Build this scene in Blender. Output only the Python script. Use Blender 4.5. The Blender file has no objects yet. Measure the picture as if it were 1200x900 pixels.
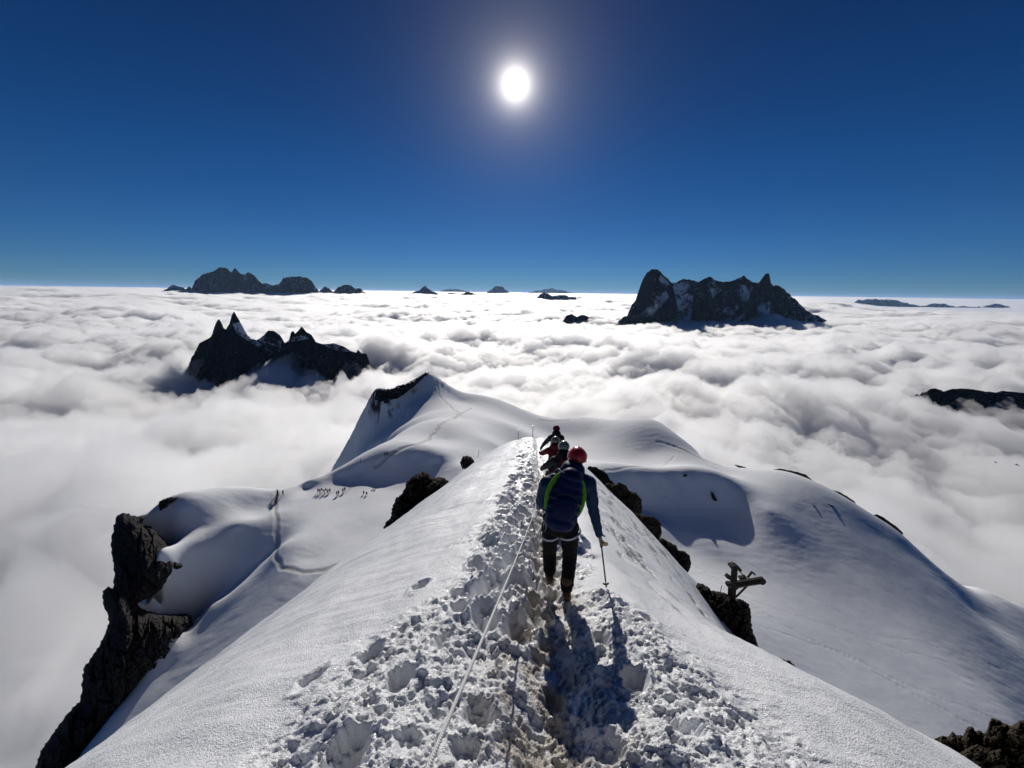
import bpy, bmesh, math, random
import numpy as np
from mathutils import Vector, Matrix

SC = bpy.context.scene
COL = SC.collection
PI = math.pi
R = math.radians

# ------------------------------------------------------------------ camera
W0, H0, F0 = 1200.0, 900.0, 467.0          # photograph size and focal length in its pixels
PITCH, ROLL = R(12.95), R(0.76)
fwd = Vector((0, math.cos(PITCH), -math.sin(PITCH)))
rgt0 = Vector((1, 0, 0))
up0 = rgt0.cross(fwd)
rgt = rgt0 * math.cos(ROLL) + up0 * math.sin(ROLL)
upv = rgt.cross(fwd)
cam_d = bpy.data.cameras.new('camera')
cam = bpy.data.objects.new('camera', cam_d)
COL.objects.link(cam)
m3 = Matrix((rgt, upv, -fwd)).transposed()
cam.matrix_world = m3.to_4x4()
cam_d.sensor_width = 36.0
cam_d.lens = 36.0 * F0 / W0
cam_d.clip_start = 0.05
cam_d.clip_end = 400000
SC.camera = cam

def ray(px, py):
    """direction through a pixel of the photograph, scaled so that its forward (y) component is 1"""
    d = fwd + rgt * ((px - 600) / F0) - upv * ((py - 450) / F0)
    return d / d.y
def P(px, py, Y):
    return ray(px, py) * Y

# ------------------------------------------------------------------ sky, sun, exposure
sd = ray(604, 99).normalized()
SUN_EL = math.asin(sd.z)
SUN_AZ = math.atan2(sd.x, sd.y)
wd = bpy.data.worlds.new('World')
SC.world = wd
wd.use_nodes = True
nt = wd.node_tree
nt.nodes.clear()
wo = nt.nodes.new('ShaderNodeOutputWorld')
bg = nt.nodes.new('ShaderNodeBackground')
sky = nt.nodes.new('ShaderNodeTexSky')
sky.sky_type = 'NISHITA'
sky.sun_disc = False
sky.sun_elevation = SUN_EL
sky.sun_rotation = SUN_AZ
sky.altitude = 3840
sky.air_density = 1.0
sky.dust_density = 0.0
sky.ozone_density = 3.0
bg.inputs[1].default_value = 0.048
# the bright sun and the white glow of the air round it, by angle from the sun's direction
geo = nt.nodes.new('ShaderNodeTexCoord')
dotn = nt.nodes.new('ShaderNodeVectorMath'); dotn.operation = 'DOT_PRODUCT'
nt.links.new(geo.outputs['Generated'], dotn.inputs[0])
dotn.inputs[1].default_value = sd
ac = nt.nodes.new('ShaderNodeMath'); ac.operation = 'ARCCOSINE'
nt.links.new(dotn.outputs['Value'], ac.inputs[0])
def wmath(op, a, b=None):
    n = nt.nodes.new('ShaderNodeMath'); n.operation = op
    for i, v in enumerate((a, b)):
        if v is None: continue
        if isinstance(v, (int, float)): n.inputs[i].default_value = v
        else: nt.links.new(v, n.inputs[i])
    return n.outputs[0]
def lobe(width_deg, amp, power=1.0):
    t = wmath('DIVIDE', ac.outputs[0], R(width_deg))
    t = wmath('POWER', t, power)
    e = wmath('EXPONENT', wmath('MULTIPLY', t, -1.0))
    return wmath('MULTIPLY', e, amp)
glow = wmath('ADD', lobe(0.85, 125.0, 1.0), wmath('ADD', lobe(3.4, 8.5, 1.0), lobe(9.0, 1.3, 1.0)))
gcol = nt.nodes.new('ShaderNodeMixRGB'); gcol.blend_type = 'MULTIPLY'; gcol.inputs[0].default_value = 1
gcol.inputs[1].default_value = (1.0, 0.93, 0.86, 1)
nt.links.new(glow, gcol.inputs[2])
gb = nt.nodes.new('ShaderNodeMixRGB'); gb.blend_type = 'ADD'; gb.inputs[0].default_value = 1
tint = nt.nodes.new('ShaderNodeMixRGB'); tint.blend_type = 'MULTIPLY'; tint.inputs[0].default_value = 1
sepz = nt.nodes.new('ShaderNodeSeparateXYZ'); nt.links.new(geo.outputs['Generated'], sepz.inputs[0])
deep = nt.nodes.new('ShaderNodeValToRGB'); nt.links.new(sepz.outputs[2], deep.inputs[0])   # the deep blue of thin air high above the haze
_e = deep.color_ramp.elements
_e[0].position = 0.0; _e[0].color = (0.36, 0.66, 0.98, 1)
_e[1].position = 1.0; _e[1].color = (0.05, 0.26, 0.60, 1)
for _p, _c in ((0.10, (0.25, 0.66, 1.06, 1)), (0.25, (0.13, 0.58, 1.04, 1)), (0.5, (0.06, 0.36, 0.76, 1))):
    _q = _e.new(_p); _q.color = _c
nt.links.new(deep.outputs[0], tint.inputs[2])
nt.links.new(sky.outputs[0], tint.inputs[1])
nt.links.new(tint.outputs[0], gb.inputs[1])
nt.links.new(gcol.outputs[0], gb.inputs[2])
nt.links.new(gb.outputs[0], bg.inputs[0])
nt.links.new(bg.outputs[0], wo.inputs[0])

sl = bpy.data.lights.new('sun', 'SUN')
sl.energy = 4.45
sl.angle = R(0.53)
sl.color = (1.0, 0.95, 0.88)
sun = bpy.data.objects.new('sun', sl)
COL.objects.link(sun)
sun.rotation_euler = (-sd).to_track_quat('-Z', 'Y').to_euler()

SC.view_settings.view_transform = 'Standard'
SC.view_settings.look = 'None'
SC.view_settings.exposure = -0.35
SC.view_settings.gamma = 1.0
SC.view_settings.use_curve_mapping = False
SC.render.engine = 'CYCLES'
SC.cycles.use_denoising = True
SC.cycles.max_bounces = 8
SC.cycles.diffuse_bounces = 3
SC.cycles.glossy_bounces = 3
SC.cycles.transmission_bounces = 2
SC.cycles.volume_bounces = 7
SC.cycles.transparent_max_bounces = 8
SC.cycles.caustics_reflective = False
SC.cycles.caustics_refractive = False
SC.cycles.sample_clamp_indirect = 6.0

# ------------------------------------------------------------------ noise (numpy)
_rng = np.random.RandomState(7)
_perm = _rng.permutation(65536).astype(np.int64)
_ga = _rng.rand(65536) * 2 * np.pi
_gx, _gy = np.cos(_ga), np.sin(_ga)
_hr = _rng.rand(65536)
def _h(ix, iy, s=0):
    return _perm[(_perm[(ix + s * 131) & 65535] + iy) & 65535]
def perlin(x, y, s=0):
    x = np.asarray(x, float); y = np.asarray(y, float)
    ix = np.floor(x).astype(np.int64); iy = np.floor(y).astype(np.int64)
    fx = x - ix; fy = y - iy
    u = fx * fx * fx * (fx * (fx * 6 - 15) + 10); v = fy * fy * fy * (fy * (fy * 6 - 15) + 10)
    def g(a, b):
        k = _h(ix + a, iy + b, s)
        return _gx[k] * (fx - a) + _gy[k] * (fy - b)
    n0 = g(0, 0) * (1 - u) + g(1, 0) * u
    n1 = g(0, 1) * (1 - u) + g(1, 1) * u
    return (n0 * (1 - v) + n1 * v) * 1.5
def fbm(x, y, octv=4, s=0, gain=0.5, lac=2.03):
    a, t = 1.0, 0.0
    for i in range(octv):
        t = t + a * perlin(x, y, s + i); x = x * lac + 13.7; y = y * lac + 5.1; a *= gain
    return t
def ridged(x, y, octv=4, s=0, gain=0.5, lac=2.1):
    a, t, n = 1.0, 0.0, 0.0
    for i in range(octv):
        t = t + a * (1 - np.abs(perlin(x, y, s + i)) * 1.6); n += a
        x = x * lac + 3.7; y = y * lac + 9.1; a *= gain
    return t / n
def billow(x, y, octv=4, s=0, gain=0.5, lac=2.07):
    a, t, n = 1.0, 0.0, 0.0
    for i in range(octv):
        t = t + a * np.abs(perlin(x, y, s + i)) * 1.6; n += a
        x = x * lac + 7.7; y = y * lac + 2.1; a *= gain
    return t / n
def worley(x, y, s=0, second=False):
    x = np.asarray(x, float); y = np.asarray(y, float)
    ix = np.floor(x).astype(np.int64); iy = np.floor(y).astype(np.int64)
    d1 = np.full(x.shape, 9.0); d2 = np.full(x.shape, 9.0); cid = np.zeros(x.shape)
    for a in (-1, 0, 1):
        for b in (-1, 0, 1):
            k = _h(ix + a, iy + b, s)
            px = ix + a + _hr[k]; py = iy + b + _hr[(k * 7 + 11) & 65535]
            d = np.hypot(px - x, py - y)
            nearer = d < d1
            d2 = np.where(nearer, d1, np.minimum(d2, d))
            cid = np.where(nearer, _hr[(k * 3 + 5) & 65535], cid)
            d1 = np.where(nearer, d, d1)
    return (d1, d2, cid) if second else d1
def sstep(a, b, x):
    t = np.clip((x - a) / (b - a), 0, 1)
    return t * t * (3 - 2 * t)

# ------------------------------------------------------------------ mesh and object helpers
def mesh_np(name, verts, faces, mats=(), smooth=True, attrs=None):
    me = bpy.data.meshes.new(name)
    verts = np.ascontiguousarray(verts, dtype=np.float32)
    faces = np.ascontiguousarray(faces, dtype=np.int32)
    nf, k = faces.shape
    me.vertices.add(len(verts)); me.vertices.foreach_set('co', verts.ravel())
    me.loops.add(nf * k); me.loops.foreach_set('vertex_index', faces.ravel())
    me.polygons.add(nf)
    me.polygons.foreach_set('loop_start', np.arange(0, nf * k, k, dtype=np.int32))
    me.polygons.foreach_set('loop_total', np.full(nf, k, dtype=np.int32))
    me.update(calc_edges=True)
    me.polygons.foreach_set('use_smooth', np.full(nf, smooth))
    for n, arr in (attrs or {}).items():
        at = me.attributes.new(n, 'FLOAT', 'POINT'); at.data.foreach_set('value', np.asarray(arr, np.float32).ravel())
    for m in (mats if isinstance(mats, (list, tuple)) else [mats]):
        if m: me.materials.append(m)
    me.validate()
    return me
def grid_faces(nr, nc, off=0, wrap=False):
    i, j = np.meshgrid(np.arange(nr - 1), np.arange(nc - (0 if wrap else 1)), indexing='ij')
    a = i * nc + j; b = i * nc + (j + 1) % nc
    return (np.stack([a, b, b + nc, a + nc], -1).reshape(-1, 4) + off)
def link(name, me, parent=None, loc=None):
    o = bpy.data.objects.new(name, me); COL.objects.link(o)
    if parent: o.parent = parent
    if loc is not None: o.location = loc
    return o
def tag(o, label=None, cat=None, group=None, kind=None):
    if label: o['label'] = label
    if cat: o['category'] = cat
    if group: o['group'] = group
    if kind: o['kind'] = kind
    return o
def empty(name, loc=(0, 0, 0), rz=0.0, label=None, cat=None, group=None):
    o = bpy.data.objects.new(name, None); COL.objects.link(o)
    o.location = loc; o.rotation_euler = (0, 0, rz); o.empty_display_size = 0.2
    return tag(o, label, cat, group)

class N:
    """small node-tree builder for a material"""
    def __init__(self, name):
        self.m = bpy.data.materials.new(name); self.m.use_nodes = True
        self.t = self.m.node_tree; self.t.nodes.clear()
        self.out = self.t.nodes.new('ShaderNodeOutputMaterial')
    def n(self, kind, ins=None, **kw):
        nd = self.t.nodes.new(kind)
        for k, v in kw.items(): setattr(nd, k, v)
        for k, v in (ins or {}).items():
            if isinstance(v, bpy.types.NodeSocket): self.t.links.new(v, nd.inputs[k])
            else: nd.inputs[k].default_value = v
        return nd
    def math(self, op, a, b=0.0, clamp=False):
        return self.n('ShaderNodeMath', {0: a, 1: b}, operation=op, use_clamp=clamp).outputs[0]
    def ramp(self, fac, stops):
        r = self.n('ShaderNodeValToRGB', {0: fac})
        e = r.color_ramp.elements
        while len(e) < len(stops): e.new(0.5)
        for el, (p, c) in zip(e, stops):
            el.position = p; el.color = c if len(c) == 4 else (*c, 1)
        return r.outputs[0]
    def noise(self, scale, detail=4, rough=0.55, vec=None, dist=0.0, ntype='FBM'):
        v = vec or self.n('ShaderNodeTexCoord').outputs['Object']
        nd = self.n('ShaderNodeTexNoise', {'Vector': v, 'Scale': scale, 'Detail': detail, 'Roughness': rough, 'Distortion': dist})
        return nd.outputs[0]
    def mix(self, fac, a, b, blend='MIX'):
        nd = self.n('ShaderNodeMixRGB', {0: fac, 1: a, 2: b}, blend_type=blend)
        return nd.outputs[0]
    def bump(self, height, strength=0.3, dist=0.02, normal=None):
        ins = {'Height': height, 'Strength': strength, 'Distance': dist}
        if normal is not None: ins['Normal'] = normal
        return self.n('ShaderNodeBump', ins).outputs[0]
    def surf(self, **ins):
        b = self.n('ShaderNodeBsdfPrincipled', {k.replace('_', ' '): v for k, v in ins.items()})
        self.t.links.new(b.outputs[0], self.out.inputs[0]); return b
def simple(name, col, rough=0.6, var=0.15, scale=20.0, bump=0.0, bscale=60.0, metallic=0.0, bdist=0.01):
    """a plain coloured material with procedural variation of tone and a fine relief"""
    k = N(name)
    c = k.mix(k.noise(scale, 4), (*[x * (1 - var) for x in col], 1), (*[min(1, x * (1 + var)) for x in col], 1))
    ins = dict(Base_Color=c, Roughness=rough, Metallic=metallic, Specular_IOR_Level=0.5 if rough < 0.5 else 0.15)
    if bump: ins['Normal'] = k.bump(k.noise(bscale, 5), bump, bdist)
    k.surf(**ins)
    return k.m
# ------------------------------------------------------------------ sea of clouds
def cloud_top(x, y, mist=False):
    r = np.hypot(x, y)
    lr = np.log10(np.maximum(r, 50))
    base = np.interp(lr, np.log10([50, 1000, 2500, 5500, 9000, 14000, 60000, 200000]),
                     [-330, -345, -370, -420, -330, -190, -90, -60])
    az = np.arctan2(x, y)
    base = base + np.interp(az, [-1.2, -0.7, -0.2, 0.3, 1.2], [35, 25, 0, 0, 0]) * sstep(3000, 6000, r)
    base = base + np.interp(r, [7000, 9000, 14000, 20000, 30000, 45000, 60000], [0, -50, -210, -390, -680, -600, 0]) * sstep(0.60, 0.78, az)
    wx = x + 260 * fbm(x / 1500, y / 1500, 3, 40); wy = y + 260 * fbm(x / 1500, y / 1500, 3, 50)
    z = 95 * fbm(wx / 2600, wy / 1900, 3, 1)
    z = z + 80 * (billow(wx / 900, wy / 700, 4, 10, 0.55) - 0.35)
    z = z + 34 * (billow(wx / 260, wy / 210, 4, 20, 0.55) - 0.35) * sstep(30000, 6000, r)
    far = sstep(9000, 26000, r)
    z = z * (1 - 0.5 * far)
    # banks that well up round the near snow shoulder
    def hump(cx, cy, sx, sy, a): return a * np.exp(-((x - cx) / sx) ** 2 - ((y - cy) / sy) ** 2)
    if mist: z = z + 0 * hump(-520, 330, 200, 230, 40) + hump(430, 330, 160, 200, 50)
    pit = hump(-1750, 1850, 420, 330, 150) + hump(-620, 1230, 190, 260, 170) + hump(-1150, 1500, 260, 200, 90) + hump(1500, 1500, 300, 260, 60)
    pit = pit + hump(-760, 1750, 230, 190, 60) + hump(-1000, 1050, 200, 150, 70)
    pit = pit * (0.85 + 0.9 * fbm(x / 330, y / 260, 4, 63, .6))
    z = base + z - pit
    if mist:
        fl = base - 0.8 * pit - 52 + (44 * fbm(wx / 380, wy / 300, 6, 88, .62) + 30 * (billow(wx / 150, wy / 120, 4, 98, .6) - .35)) * sstep(12000, 4000, r)      # mist lies level in the hollows
        z = np.maximum(z, fl) + 12 * np.exp(-np.abs(z - fl) / 30)
        for cx, cy, sx, sy, topz in ((-130, 420, 45, 60, -150), (-420, 420, 120, 120, -250)):
            g = hump(cx, cy, sx, sy, 1.0)
            z = np.maximum(z, -700 + (topz + 700) * np.minimum(1, g * 1.15) + 70 * g * (billow(x / 75, y / 75, 5, 78, .62) - .35))
    return z

def polar_grid(na, nr, a0, a1, r0, r1):
    az = np.linspace(R(a0), R(a1), na); rr = np.geomspace(r0, r1, nr)
    A, RR = np.meshgrid(az, rr)
    return np.sin(A) * RR, np.cos(A) * RR

def cloud_materials():
    k = N('cloud_billows')
    k.surf(Base_Color=(0.93, 0.94, 0.96, 1), Roughness=1.0, Specular_IOR_Level=0.0)
    core = k.m
    k = N('cloud_mist')
    v = k.n('ShaderNodeVolumePrincipled', {'Color': (1, 1, 1, 1), 'Density': 0.023, 'Anisotropy': 0.66})
    k.t.links.new(v.outputs[0], k.out.inputs['Volume'])
    return core, k.m
core_m, mist_m = cloud_materials()
X, Y = polar_grid(900, 800, -82, 82, 60, 220000)
Z = cloud_top(X, Y)
o = link('sea_of_clouds', mesh_np('sea_of_clouds', np.stack([X, Y, Z], -1).reshape(-1, 3), grid_faces(*X.shape), core_m))
tag(o, kind='structure')
# thin cloud lying over the billows: a closed body of even mist
X, Y = polar_grid(760, 660, -81, 81, 70, 200000)
rr_ = np.hypot(X, Y)
Zt = cloud_top(X, Y, True) + np.interp(np.log10(rr_), [2, 3, 4, 5], [50, 50, 46, 30]) + (85 * (billow(X / 230, Y / 190, 6, 70, 0.64) - 0.34) + 30 * fbm(X / 600, Y / 500, 3, 77)) * sstep(12000, 3000, rr_)
nr, nc = X.shape
top = np.stack([X, Y, Zt], -1).reshape(-1, 3)
bot = top.copy(); bot[:, 2] = -900
fa = grid_faces(nr, nc)
fb = grid_faces(nr, nc, nr * nc)[:, ::-1]
def rim(idx):
    idx = np.asarray(idx); a, b = idx[:-1], idx[1:]
    return np.stack([a, b, b + nr * nc, a + nr * nc], -1)
ring = np.concatenate([np.arange(nc), np.arange(1, nr) * nc + nc - 1, (nr - 1) * nc + np.arange(nc - 2, -1, -1), np.arange(nr - 2, -1, -1) * nc])
o = link('cloud_mist', mesh_np('cloud_mist', np.concatenate([top, bot]), np.concatenate([fa, fb, rim(ring)[:, ::-1]]), mist_m))
tag(o, kind='stuff')

# ------------------------------------------------------------------ far mountains
def rock_snow(name, rock, snow_lo, snow_hi, scale, blue=0.0, patch=0.5):
    k = N(name)
    g = k.n('ShaderNodeNewGeometry')
    nz = k.n('ShaderNodeSeparateXYZ', {0: g.outputs['Normal']}).outputs[2]
    n1 = k.noise(scale, 8, 0.7, k.n('ShaderNodeMapping', {'Vector': k.n('ShaderNodeTexCoord').outputs['Object'], 'Scale': (1.6, 1.0, 0.55)}).outputs[0])
    s = k.math('ADD', nz, k.math('MULTIPLY', k.math('SUBTRACT', n1, 0.5), patch))
    f = k.n('ShaderNodeMapRange', {'Value': s, 'From Min': snow_lo, 'From Max': snow_hi}).outputs[0]
    at = k.n('ShaderNodeAttribute', attribute_name='snow').outputs['Fac']
    at = k.math('MULTIPLY', at, k.n('ShaderNodeMapRange', {'Value': k.noise(scale * 2.2, 8, 0.75), 'From Min': 0.44, 'From Max': 0.54}).outputs[0])
    f = k.math('MAXIMUM', f, at)
    rk = k.mix(k.noise(scale * 3, 6, 0.6), (*[c * 0.55 for c in rock], 1), (*[c * 1.5 for c in rock], 1))
    k.surf(Base_Color=k.mix(f, rk, (0.8, 0.82, 0.86, 1)), Roughness=0.85, Specular_IOR_Level=0.1,
           Normal=k.bump(k.noise(scale * 4, 6, 0.65), 0.7, 0.25 / scale))
    return k.m
def mountain(name, prof, D, base_py, mat, label, depth=0.5, rib=1.0, seed=1, group=None, res=None, drop=250, skew=0.0, jag=0.6, lean=0.9, cat='mountain', snow=(), steep=1.2):
    """a ridge whose skyline runs through the points, standing D metres away, with ribbed faces falling before and behind it"""
    px = np.array([p[0] for p in prof], float)
    pts = np.array([tuple(P(p[0], p[1], D)) for p in prof])
    xs, zs = pts[:, 0], pts[:, 2]
    zb = P(float(px.mean()), base_py, D).z - drop
    wpx = D / F0
    x0, x1 = xs[0], xs[-1]; span = x1 - x0
    ext = 0.12 * span
    nx = int(np.clip((px[-1] - px[0]) * 2.2, 60, 620)); ny = int(nx * 0.75) if res is None else res
    u = np.linspace(x0 - ext, x1 + ext, nx)
    H = max(zs.max() - zb, 1.0)
    T = H * depth / 0.5
    t = np.linspace(-1, 1, ny) * T
    t = np.sign(t) * (np.abs(t) / T) ** 1.35 * T
    U, TT = np.meshgrid(u, t)
    hz = H
    # skyline: straight runs between points with small jags on it
    sky_z = np.interp(U, xs, zs, left=zb - 50, right=zb - 50)
    edge = np.minimum((U - (x0 - ext)) / (ext + 0.02 * span), ((x1 + ext) - U) / (ext + 0.02 * span))
    sky_z = np.where((U < x0), zs[0] + (U - x0) * steep, sky_z); sky_z = np.where((U > x1), zs[-1] - (U - x1) * steep, sky_z)
    s1 = D / 467 * 9
    sky_z = sky_z + jag * wpx * (ridged(U / s1, U * 0 + seed * 3.3, 4, seed) - 0.55) * 4.0
    # faces
    crest = skew * T + 0.10 * T * fbm(U / (H * 0.6), U * 0 + seed, 3, seed + 3)
    d = np.abs(TT - crest) / T
    wu = U + 0.12 * H * fbm(U / (H * .5), TT / (H * .5), 3, seed + 60)
    ribs = ridged(wu / (H * 0.30), TT / (H * 1.1), 5, seed + 9, 0.55)
    fall = d * lean * (1.0 + rib * 1.1 * (0.62 - ribs)) * 2.0
    rough_ = (ridged(U / (H * .16), TT / (H * .22), 5, seed + 20, 0.6) - 0.6) * H * 0.16 * np.minimum(1, d * 7)
    Zm = sky_z - fall * np.maximum(sky_z - zb, 0.3 * H) + rough_
    Zm = np.maximum(Zm, zb - 0.2 * H)
    V = np.stack([U, D + TT, Zm], -1).reshape(-1, 3)
    ax = V @ np.array(rgt); ay = V @ np.array(upv); az_ = V @ np.array(fwd)
    qx = 600 + F0 * ax / az_; qy = 450 - F0 * ay / az_; sn = np.zeros(len(V))
    for poly in snow:
        ins = np.zeros(len(V), bool)
        for (x1_, y1_), (x2_, y2_) in zip(poly, poly[1:] + poly[:1]):
            ins ^= ((y1_ > qy) != (y2_ > qy)) & (qx < (x2_ - x1_) * (qy - y1_) / ((y2_ - y1_) + 1e-9) + x1_)
        sn[ins & (V[:, 1] < D * 1.03)] = 1.0
    o = link(name, mesh_np(name, V, grid_faces(ny, nx), mat, attrs={'snow': sn}))
    tag(o, label, cat, group, 'structure')
    return o
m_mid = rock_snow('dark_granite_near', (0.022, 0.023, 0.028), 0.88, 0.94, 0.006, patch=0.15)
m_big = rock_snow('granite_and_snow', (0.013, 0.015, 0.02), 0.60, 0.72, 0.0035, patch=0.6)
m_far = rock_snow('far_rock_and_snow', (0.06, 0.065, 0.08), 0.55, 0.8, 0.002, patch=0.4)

mountain('mountain', [(193,347),(199,336),(206,334),(214,337),(219,340),(221,335),(224,339),(228,331),(235,322),(243,320),(249,319),(254,314),(261,312),(267,316),(270,319),(275,314),(281,320),(285,322),(289,319),(297,322),(302,328),(308,333),(313,332),(320,335),(326,333),(332,326),(340,325),(350,324),(358,325),(364,329),(369,337),(374,345)], 12000, 349, m_big,
    'broad dark massif on the left skyline, standing in the cloud just left of a lower serrated ridge', depth=0.45, seed=3)
mountain('mountain', [(372,343),(378,337),(382,336),(387,339),(391,341),(396,337),(403,334),(410,334),(416,338),(422,338),(426,342),(431,345)], 14000, 346, m_big,
    'small low dark serrated ridge on the horizon just right of the broad dark massif', depth=0.5, seed=5)
mountain('mountain', [(224,430),(229,413),(234,402),(241,397),(246,392),(249,379),(253,375),(257,374),(261,384),(265,386),(269,379),(272,368),(275,365),(279,372),(284,379),(289,388),(294,396),(302,398),(309,393),(314,387),(320,388),(326,393),(330,403),(336,399),(338,390),(343,388),(347,391),(352,387),(356,382),(361,389),(366,392),(371,400),(380,403),(392,402),(402,406),(410,411),(418,413),(420,409),(424,414),(429,414),(433,427)], 1880, 432, m_mid,
    'black jagged rock island with pointed twin spires and snow ledges rising from the clouds on the left', depth=0.5, seed=11, jag=0.15, drop=160, rib=0.8, cat='rock peak', steep=3.0, snow=[
    [(272,379),(283,377),(292,387),(301,400),(320,411),(327,416),(311,411),(297,403),(278,391)], [(301,393),(320,397),(330,400),(328,412),(315,406),(304,399)],
    [(332,397),(343,395),(364,392),(362,397),(343,400),(333,401)], [(374,401),(390,400),(404,406),(414,412),(399,412),(385,407)]])
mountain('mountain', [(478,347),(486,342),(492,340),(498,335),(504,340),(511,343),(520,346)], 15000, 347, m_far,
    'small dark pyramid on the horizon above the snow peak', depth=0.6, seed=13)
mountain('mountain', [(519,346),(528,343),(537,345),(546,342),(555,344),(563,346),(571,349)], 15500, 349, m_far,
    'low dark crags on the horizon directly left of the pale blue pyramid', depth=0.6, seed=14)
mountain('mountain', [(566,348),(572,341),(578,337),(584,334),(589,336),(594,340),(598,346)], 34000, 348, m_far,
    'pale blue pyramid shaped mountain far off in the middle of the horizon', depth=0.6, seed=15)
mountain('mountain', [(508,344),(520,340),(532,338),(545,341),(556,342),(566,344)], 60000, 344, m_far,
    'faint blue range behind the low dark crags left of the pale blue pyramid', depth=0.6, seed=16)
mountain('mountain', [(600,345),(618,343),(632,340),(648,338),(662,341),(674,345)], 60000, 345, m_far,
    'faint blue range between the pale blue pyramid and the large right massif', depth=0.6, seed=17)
mountain('mountain', [(626,353),(632,346),(638,342),(644,345),(649,347),(656,345),(663,345),(669,348),(675,349),(679,355)], 13000, 352, m_big,
    'small dark double humped crag in the clouds in front of a faint blue range', depth=0.6, seed=18)
mountain('mountain', [(664,370),(671,368),(676,371),(681,369),(690,371),(698,374),(706,374),(712,376)], 5300, 374, m_mid,
    'thin line of black rocks barely above the cloud, left of the large right massif', depth=0.6, seed=19, drop=60)
mountain('mountain', [(736,373),(741,357),(745,352),(749,341),(754,327),(759,319),(764,315),(769,315),(774,319),(779,325),(787,332),(792,330),(800,327),(808,328),(818,330),(824,327),(830,324),(836,328),(846,331),(858,329),(864,326),(871,323),(876,327),(882,330),(889,332),(894,325),(898,320),(902,321),(904,331),(907,335),(911,334),(918,339),(925,345),(933,350),(942,359),(950,366),(962,373),(974,378),(1000,386)], 5300, 383, m_big,
    'largest massif on the right, with a steep snow streaked left peak and a thin dark tooth', depth=0.42, seed=23, rib=1.2, steep=2.0, snow=[
    [(752,368),(767,352),(780,340),(784,348),(772,361),(759,371)], [(788,335),(806,329),(812,348),(809,377),(796,378),(793,353)], [(830,334),(842,342),(836,349)],
    [(866,333),(882,337),(876,354),(868,351)], [(849,361),(866,358),(860,370),(846,367)], [(857,378),(877,363),(871,376),(860,384)], [(932,378),(956,374),(962,382),(935,383)], [(886,359),(903,353),(901,375),(890,370)], [(774,322),(786,333),(780,336),(772,328)]])
mountain('mountain', [(724,377),(730,372),(735,370),(741,372),(748,370),(757,372),(768,374),(780,378)], 5000, 377, m_mid,
    'low black crags at the left foot of the largest massif', depth=0.6, seed=24, drop=60)
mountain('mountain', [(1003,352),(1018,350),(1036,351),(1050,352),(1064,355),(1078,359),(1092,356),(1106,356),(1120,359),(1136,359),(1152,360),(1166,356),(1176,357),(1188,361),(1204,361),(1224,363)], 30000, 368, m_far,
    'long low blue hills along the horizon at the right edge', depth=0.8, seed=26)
mountain('mountain', [(1084,462),(1090,456),(1096,455),(1104,458),(1112,461),(1120,456),(1134,455),(1146,457),(1156,459),(1180,459),(1200,460),(1230,458),(1260,462)], 1280, 470, m_mid,
    'flat topped black rock ridge half sunk in cloud at the right edge', depth=0.9, seed=27, jag=0.2, drop=60, cat='rock ridge')
mountain('mountain', [(1106,387),(1111,384),(1116,385),(1121,388)], 5000, 388, m_mid,
    'tiny dark rock tip alone in the cloud on the right', depth=0.7, seed=28, drop=50, cat='rock peak')
# ------------------------------------------------------------------ snow materials
def snow_mat(name, fine, sparkle=0.5, bumpd=0.02, bs=0.35, dirt=True):
    k = N(name)
    pos = k.n('ShaderNodeNewGeometry').outputs['Position']
    base = k.mix(k.noise(0.6 / fine, 4, 0.6, pos), (0.80, 0.83, 0.87, 1), (0.88, 0.89, 0.91, 1))
    if dirt:
        a = k.n('ShaderNodeAttribute', attribute_name='dirt').outputs['Fac']
        g = k.n('ShaderNodeMapRange', {'Value': k.noise(4.0 / fine, 5, 0.7, pos), 'From Min': 0.3, 'From Max': 0.7, 'To Min': 0.45, 'To Max': 1.2}).outputs[0]
        base = k.mix(k.math('MULTIPLY', a, g, True), base, (0.40, 0.34, 0.26, 1))
        s = k.n('ShaderNodeAttribute', attribute_name='soot').outputs['Fac']
        base = k.mix(k.math('MULTIPLY', s, 1.0, True), base, (0.07, 0.065, 0.065, 1))
    b1 = k.bump(k.noise(6.0 / fine, 5, 0.6, pos), bs, bumpd * fine)
    if fine < 1:
        vo = k.n('ShaderNodeTexVoronoi', {'Vector': pos, 'Scale': 75.0, 'Randomness': 1.0}).outputs['Distance']
        b1 = k.bump(k.math('ADD', vo, k.noise(170.0, 2, 0.7, pos)), 0.7, 0.008, b1)
    else: b1 = k.bump(k.noise(1.0, 5, 0.65, k.n('ShaderNodeMapping', {'Vector': pos, 'Scale': (0.35, 1.3, 0.6)}).outputs[0]), 0.35, 0.10, b1)
    k.surf(Base_Color=base, Roughness=0.28 if fine < 1 else 0.8, Specular_IOR_Level=sparkle, Normal=b1)
    return k.m
# ------------------------------------------------------------------ the near snow ridge
RB, RH, RC = 0.32, 2.0, 0.06                 # fall along the ridge, eye height, sideways drift of the crest
def path_x(y): return 0.10 + 0.20 * (1 - np.exp(-np.asarray(y, float) / 4.0))
def crest_z(y):
    y = np.asarray(y, float)
    e = np.maximum(y - 36, 0)
    return -RH - RB * y - 0.9 * e ** 2 / (e + 9)
def flank(xp, y=0.0):
    a = np.abs(xp)
    k = np.where(np.asarray(xp) > 0, 0.081 + 0.088 * sstep(2.8, 5.2, np.asarray(y, float)) - 0.042 * sstep(6.5, 12.5, np.asarray(y, float)), 0.081)
    w = np.where(k > 0.082, 4.3, 4.9)
    return np.where(a < w, k * a * a, k * w * w + (2 * k * w) * (a - w) + 0.012 * np.maximum(a - w, 0) ** 1.8) - 0.10 * np.exp(-((a - 0.9) / 0.45) ** 2)
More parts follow.
